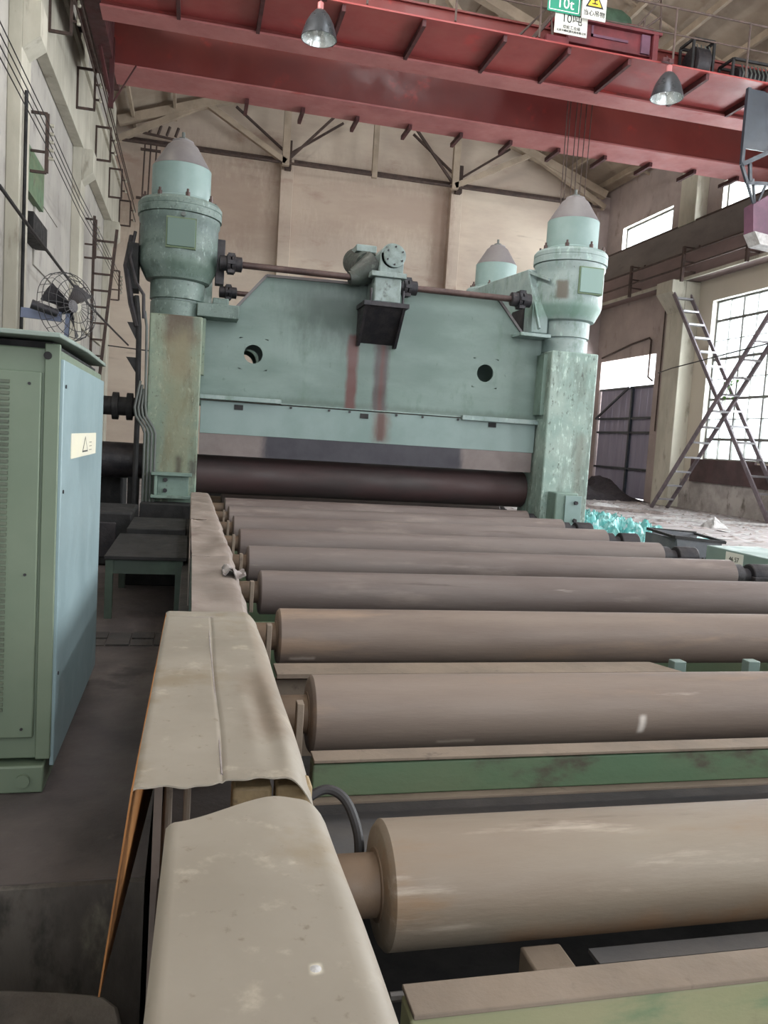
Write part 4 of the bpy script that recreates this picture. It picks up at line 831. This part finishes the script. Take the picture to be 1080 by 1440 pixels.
# ================================================================== RIGHT RUNWAY RAILING, LADDERS, FLOOR LITTER
t = thing('runway_railing', (15.3, 24, 7.4), 'dark conductor railing with posts along the right runway beam', 'railing')
for z in (8.3, 7.86): make('rail', MB().bar((15.3, 12, z), (15.3, 29.2, z), .05), m_rustbar, t)
for y in (17.6, 20.8, 24.0, 27.25): make('post', MB().bar((15.3, y, 7.4), (15.3, y, 8.52), .09), m_rustbar, t)
for y in (18.2, 20.9, 24.0, 27.3):
    for z in (8.5, 8.05, 7.75): make('arm', MB().bar((15.3, y, z), (15.85, y+.05, z), .045).bar((15.85, y, z), (15.85, y, z+.12), .045), m_rustbar, t)
def ladder(p0, p1, width, n, ms, mt, lab):
    p0 = Vector(p0); p1 = Vector(p1); t = thing('stair_ladder', tuple(p0), lab, 'ladder', 'crossed stair ladders before the big window')
    wv = Vector((width, 0, 0))
    make('stringer', MB().bar(p0, p1, .05, .13), ms, t); make('stringer', MB().bar(p0+wv, p1+wv, .05, .13), ms, t)
    for k in range(n):
        q = p0.lerp(p1, (k+.7)/(n+.4)); make('tread', MB().box(q.x+.02, q.x+width-.02, q.y-.11, q.y+.11, q.z-.035, q.z+.02), mt, t)
ladder((15.45, 18.95, 0), (15.45, 24.75, 7.3), .62, 15, m_ladsteel, m_alu, 'stair ladder rising away to the runway beam at the corner')
ladder((14.75, 23.7, 0), (14.75, 18.4, 6.2), .58, 13, m_ladsteel, m_alu, 'stair ladder rising toward the right edge, crossing the other')

t = thing('turquoise_tarp', (7.9, 14.0, 0), 'crumpled turquoise and white tarpaulin heap on the floor', 'tarpaulin')
def tarp(u, v):
    x = 6.5+2.7*u; y = 13.0+3.8*v; e = min(1, 5*min(u, 1-u, v, 1-v)); q = Vector((x*2.6, y*2.2, 0))
    q = Vector((x*1.7+noise.noise(q)*1.2, y*1.5+noise.noise(q+Vector((9, 3, 1)))*1.2, 0)); h = .5-.42*abs(noise.noise(q))-.3*abs(noise.noise(q*2.2))-.22*abs(noise.noise(q*4.6))-.12*abs(noise.noise(q*9))
    return (x, y, max(.004, h*e**.6*(1.15-.5*abs(u-.35))))
make('sheet', MB().grid(tarp, 150, 150), m_tarp, t)
tag(make('tarp_scrap', MB().grid(lambda u, v: (9.9+.5*u, 14.1+.5*v, .02+.12*abs(noise.noise(Vector((u*3, v*3, 2))))), 8, 8, .004), m_tarp), 'small loose turquoise scrap right of the tarpaulin heap', 'scrap')
def heap(u, v):
    x = 12.6+3.7*u; y = 26.3+4.4*v; e = math.sin(u*PI)*math.sin(v*PI); return (x, y, max(.0, 1.1*e**.8*(.7+.5*noise.noise(Vector((x*1.2, y*1.2, 3))))+.1*noise.noise(Vector((x*5, y*5, 1)))*e))
tag(make('coal_heap', MB().grid(heap, 50, 50), m_heap), 'dark heap of rubble in front of the lilac grey gate', 'heap', kind='stuff')
# loose litter: paper, chips, splinters
lt = MB()
for k in range(900):
    x = random.uniform(8.5, 16.1); y = random.uniform(11.5, 26.5); 
    if x < 9.6 and 12.4 < y < 16: continue
    s = random.uniform(.03, .14)*(1 if random.random() < .9 else 2.2); a = random.uniform(0, PI); h = random.uniform(.004, .03)
    ux, uy = s*math.cos(a), s*math.sin(a); vx, vy = -uy*random.uniform(.25, .8), ux*random.uniform(.25, .8)
    lt.add([(x-ux, y-uy, .004), (x+vx, y+vy, .006+h*random.random()), (x+ux, y+uy, .004), (x-vx, y-vy, .006+h*random.random()), (x, y, h)], [(0,3,4), (3,2,4), (2,1,4), (1,0,4)])
tag(make('floor_litter', lt, m_paper), 'scattered paper chips and splinters on the right floor', 'litter', kind='stuff')
lt = MB()
for k in range(500):
    x = random.uniform(8.5, 16.1); y = random.uniform(11.5, 26.5); s = random.uniform(.04, .2); a = random.uniform(-.5, .5)
    if x < 9.6 and 12.4 < y < 16: continue
    ux, uy = s*math.cos(a), s*math.sin(a); h = random.uniform(.015, .06)
    lt.add([(x-ux, y-uy, 0), (x+ux*.3, y-s*.4, 0), (x+ux, y+uy, 0), (x-ux*.2, y+s*.4, 0), (x, y, h)], [(0,1,4), (1,2,4), (2,3,4), (3,0,4)])
tag(make('rubble_chips', lt, m_scrap), 'scattered brown rubble chips on the right floor', 'rubble', kind='stuff')
def scrap(cx, cy, sx, sy, h, mat, name, lab, cat, seed):
    tag(make(name, MB().grid(lambda u, v: (cx+sx*(u-.5)+.1*noise.noise(Vector((u*3, v*3, seed))), cy+sy*(v-.5), .005+h*(1-abs(2*u-1)**2)*(1-abs(2*v-1)**2)*(.6+.8*abs(noise.noise(Vector((u*5, v*5, seed)))))), 16, 16), mat), lab, cat)
scrap(12.6, 17.4, .5, .5, .3, m_paper, 'paper_lump', 'upright white crumpled paper lump on the right floor', 'paper', 4)
scrap(12.4, 22.4, 1.2, .9, .16, m_paper, 'plastic_sheet', 'flat crumpled white plastic near the foot of the ladder', 'plastic', 7)
scrap(10.6, 22.8, .8, .5, .12, m_paper, 'paper_lump', 'small white crumpled paper near the dark heap', 'paper', 11)
tag(make('long_pole', MB().bar((9.6, 19.8, .04), (14.9, 18.2, .05), .06), m_paper), 'long pale pole lying across the right floor', 'pole')
tag(make('long_pole', MB().bar((9.8, 23.6, .04), (13.3, 20.7, .05), .09), m_scrap), 'dark plank lying behind the pale pole', 'plank')
# right side of roller table
t = thing('side_beam_box', (5.85, 6.5, -.9), 'pale green box girder with white sticker right of the rollers', 'girder')
make('box', MB().box(5.62, 6.28, 1.0, 7.85, -.9, .68), m_boxgreen, t, .01)
sk = make('sticker', MB().box(5.614, 5.62, 7.22, 7.5, .5, .66), m_white, t)
text(sk, '46 57', .07, (5.612, 7.36, .59), (PI/2, 0, -PI/2), m_ink, ext=.001)
t = thing('metal_crate', (6.4, 8.9, 0), 'dark open metal crate with slotted side beyond the pale green girder', 'crate')
make('front_side', MB().prism([(5.78, .38), (6.28, .36), (6.36, .62), (5.72, .66)], 1, 8.58, 8.61), m_crate, t, .003)
make('rear_side', MB().prism([(5.85, .38), (6.4, .36), (6.48, .66), (5.82, .7)], 1, 9.25, 9.28), m_crate, t, .003)
make('end', MB().box(5.72, 5.75, 8.6, 9.26, .38, .66), m_crate, t); make('end', MB().box(6.34, 6.37, 8.6, 9.26, .38, .62), m_crate, t)
make('rim', MB().bar((5.69, 8.58, .68), (6.4, 8.58, .63), .04, .035).bar((5.69, 8.58, .68), (5.76, 9.28, .7), .04, .03).bar((6.38, 8.58, .64), (6.44, 9.28, .66), .04, .03).bar((5.76, 9.28, .7), (6.46, 9.28, .67), .04, .03), m_black, t)
for k in range(9): x = 5.84+k*.05; make('slot', MB().box(x, x+.025, 8.572, 8.582, .41, .44), m_black, t)
make('base', MB().box(5.78, 6.28, 8.6, 9.26, -.9, .38), m_black, t)
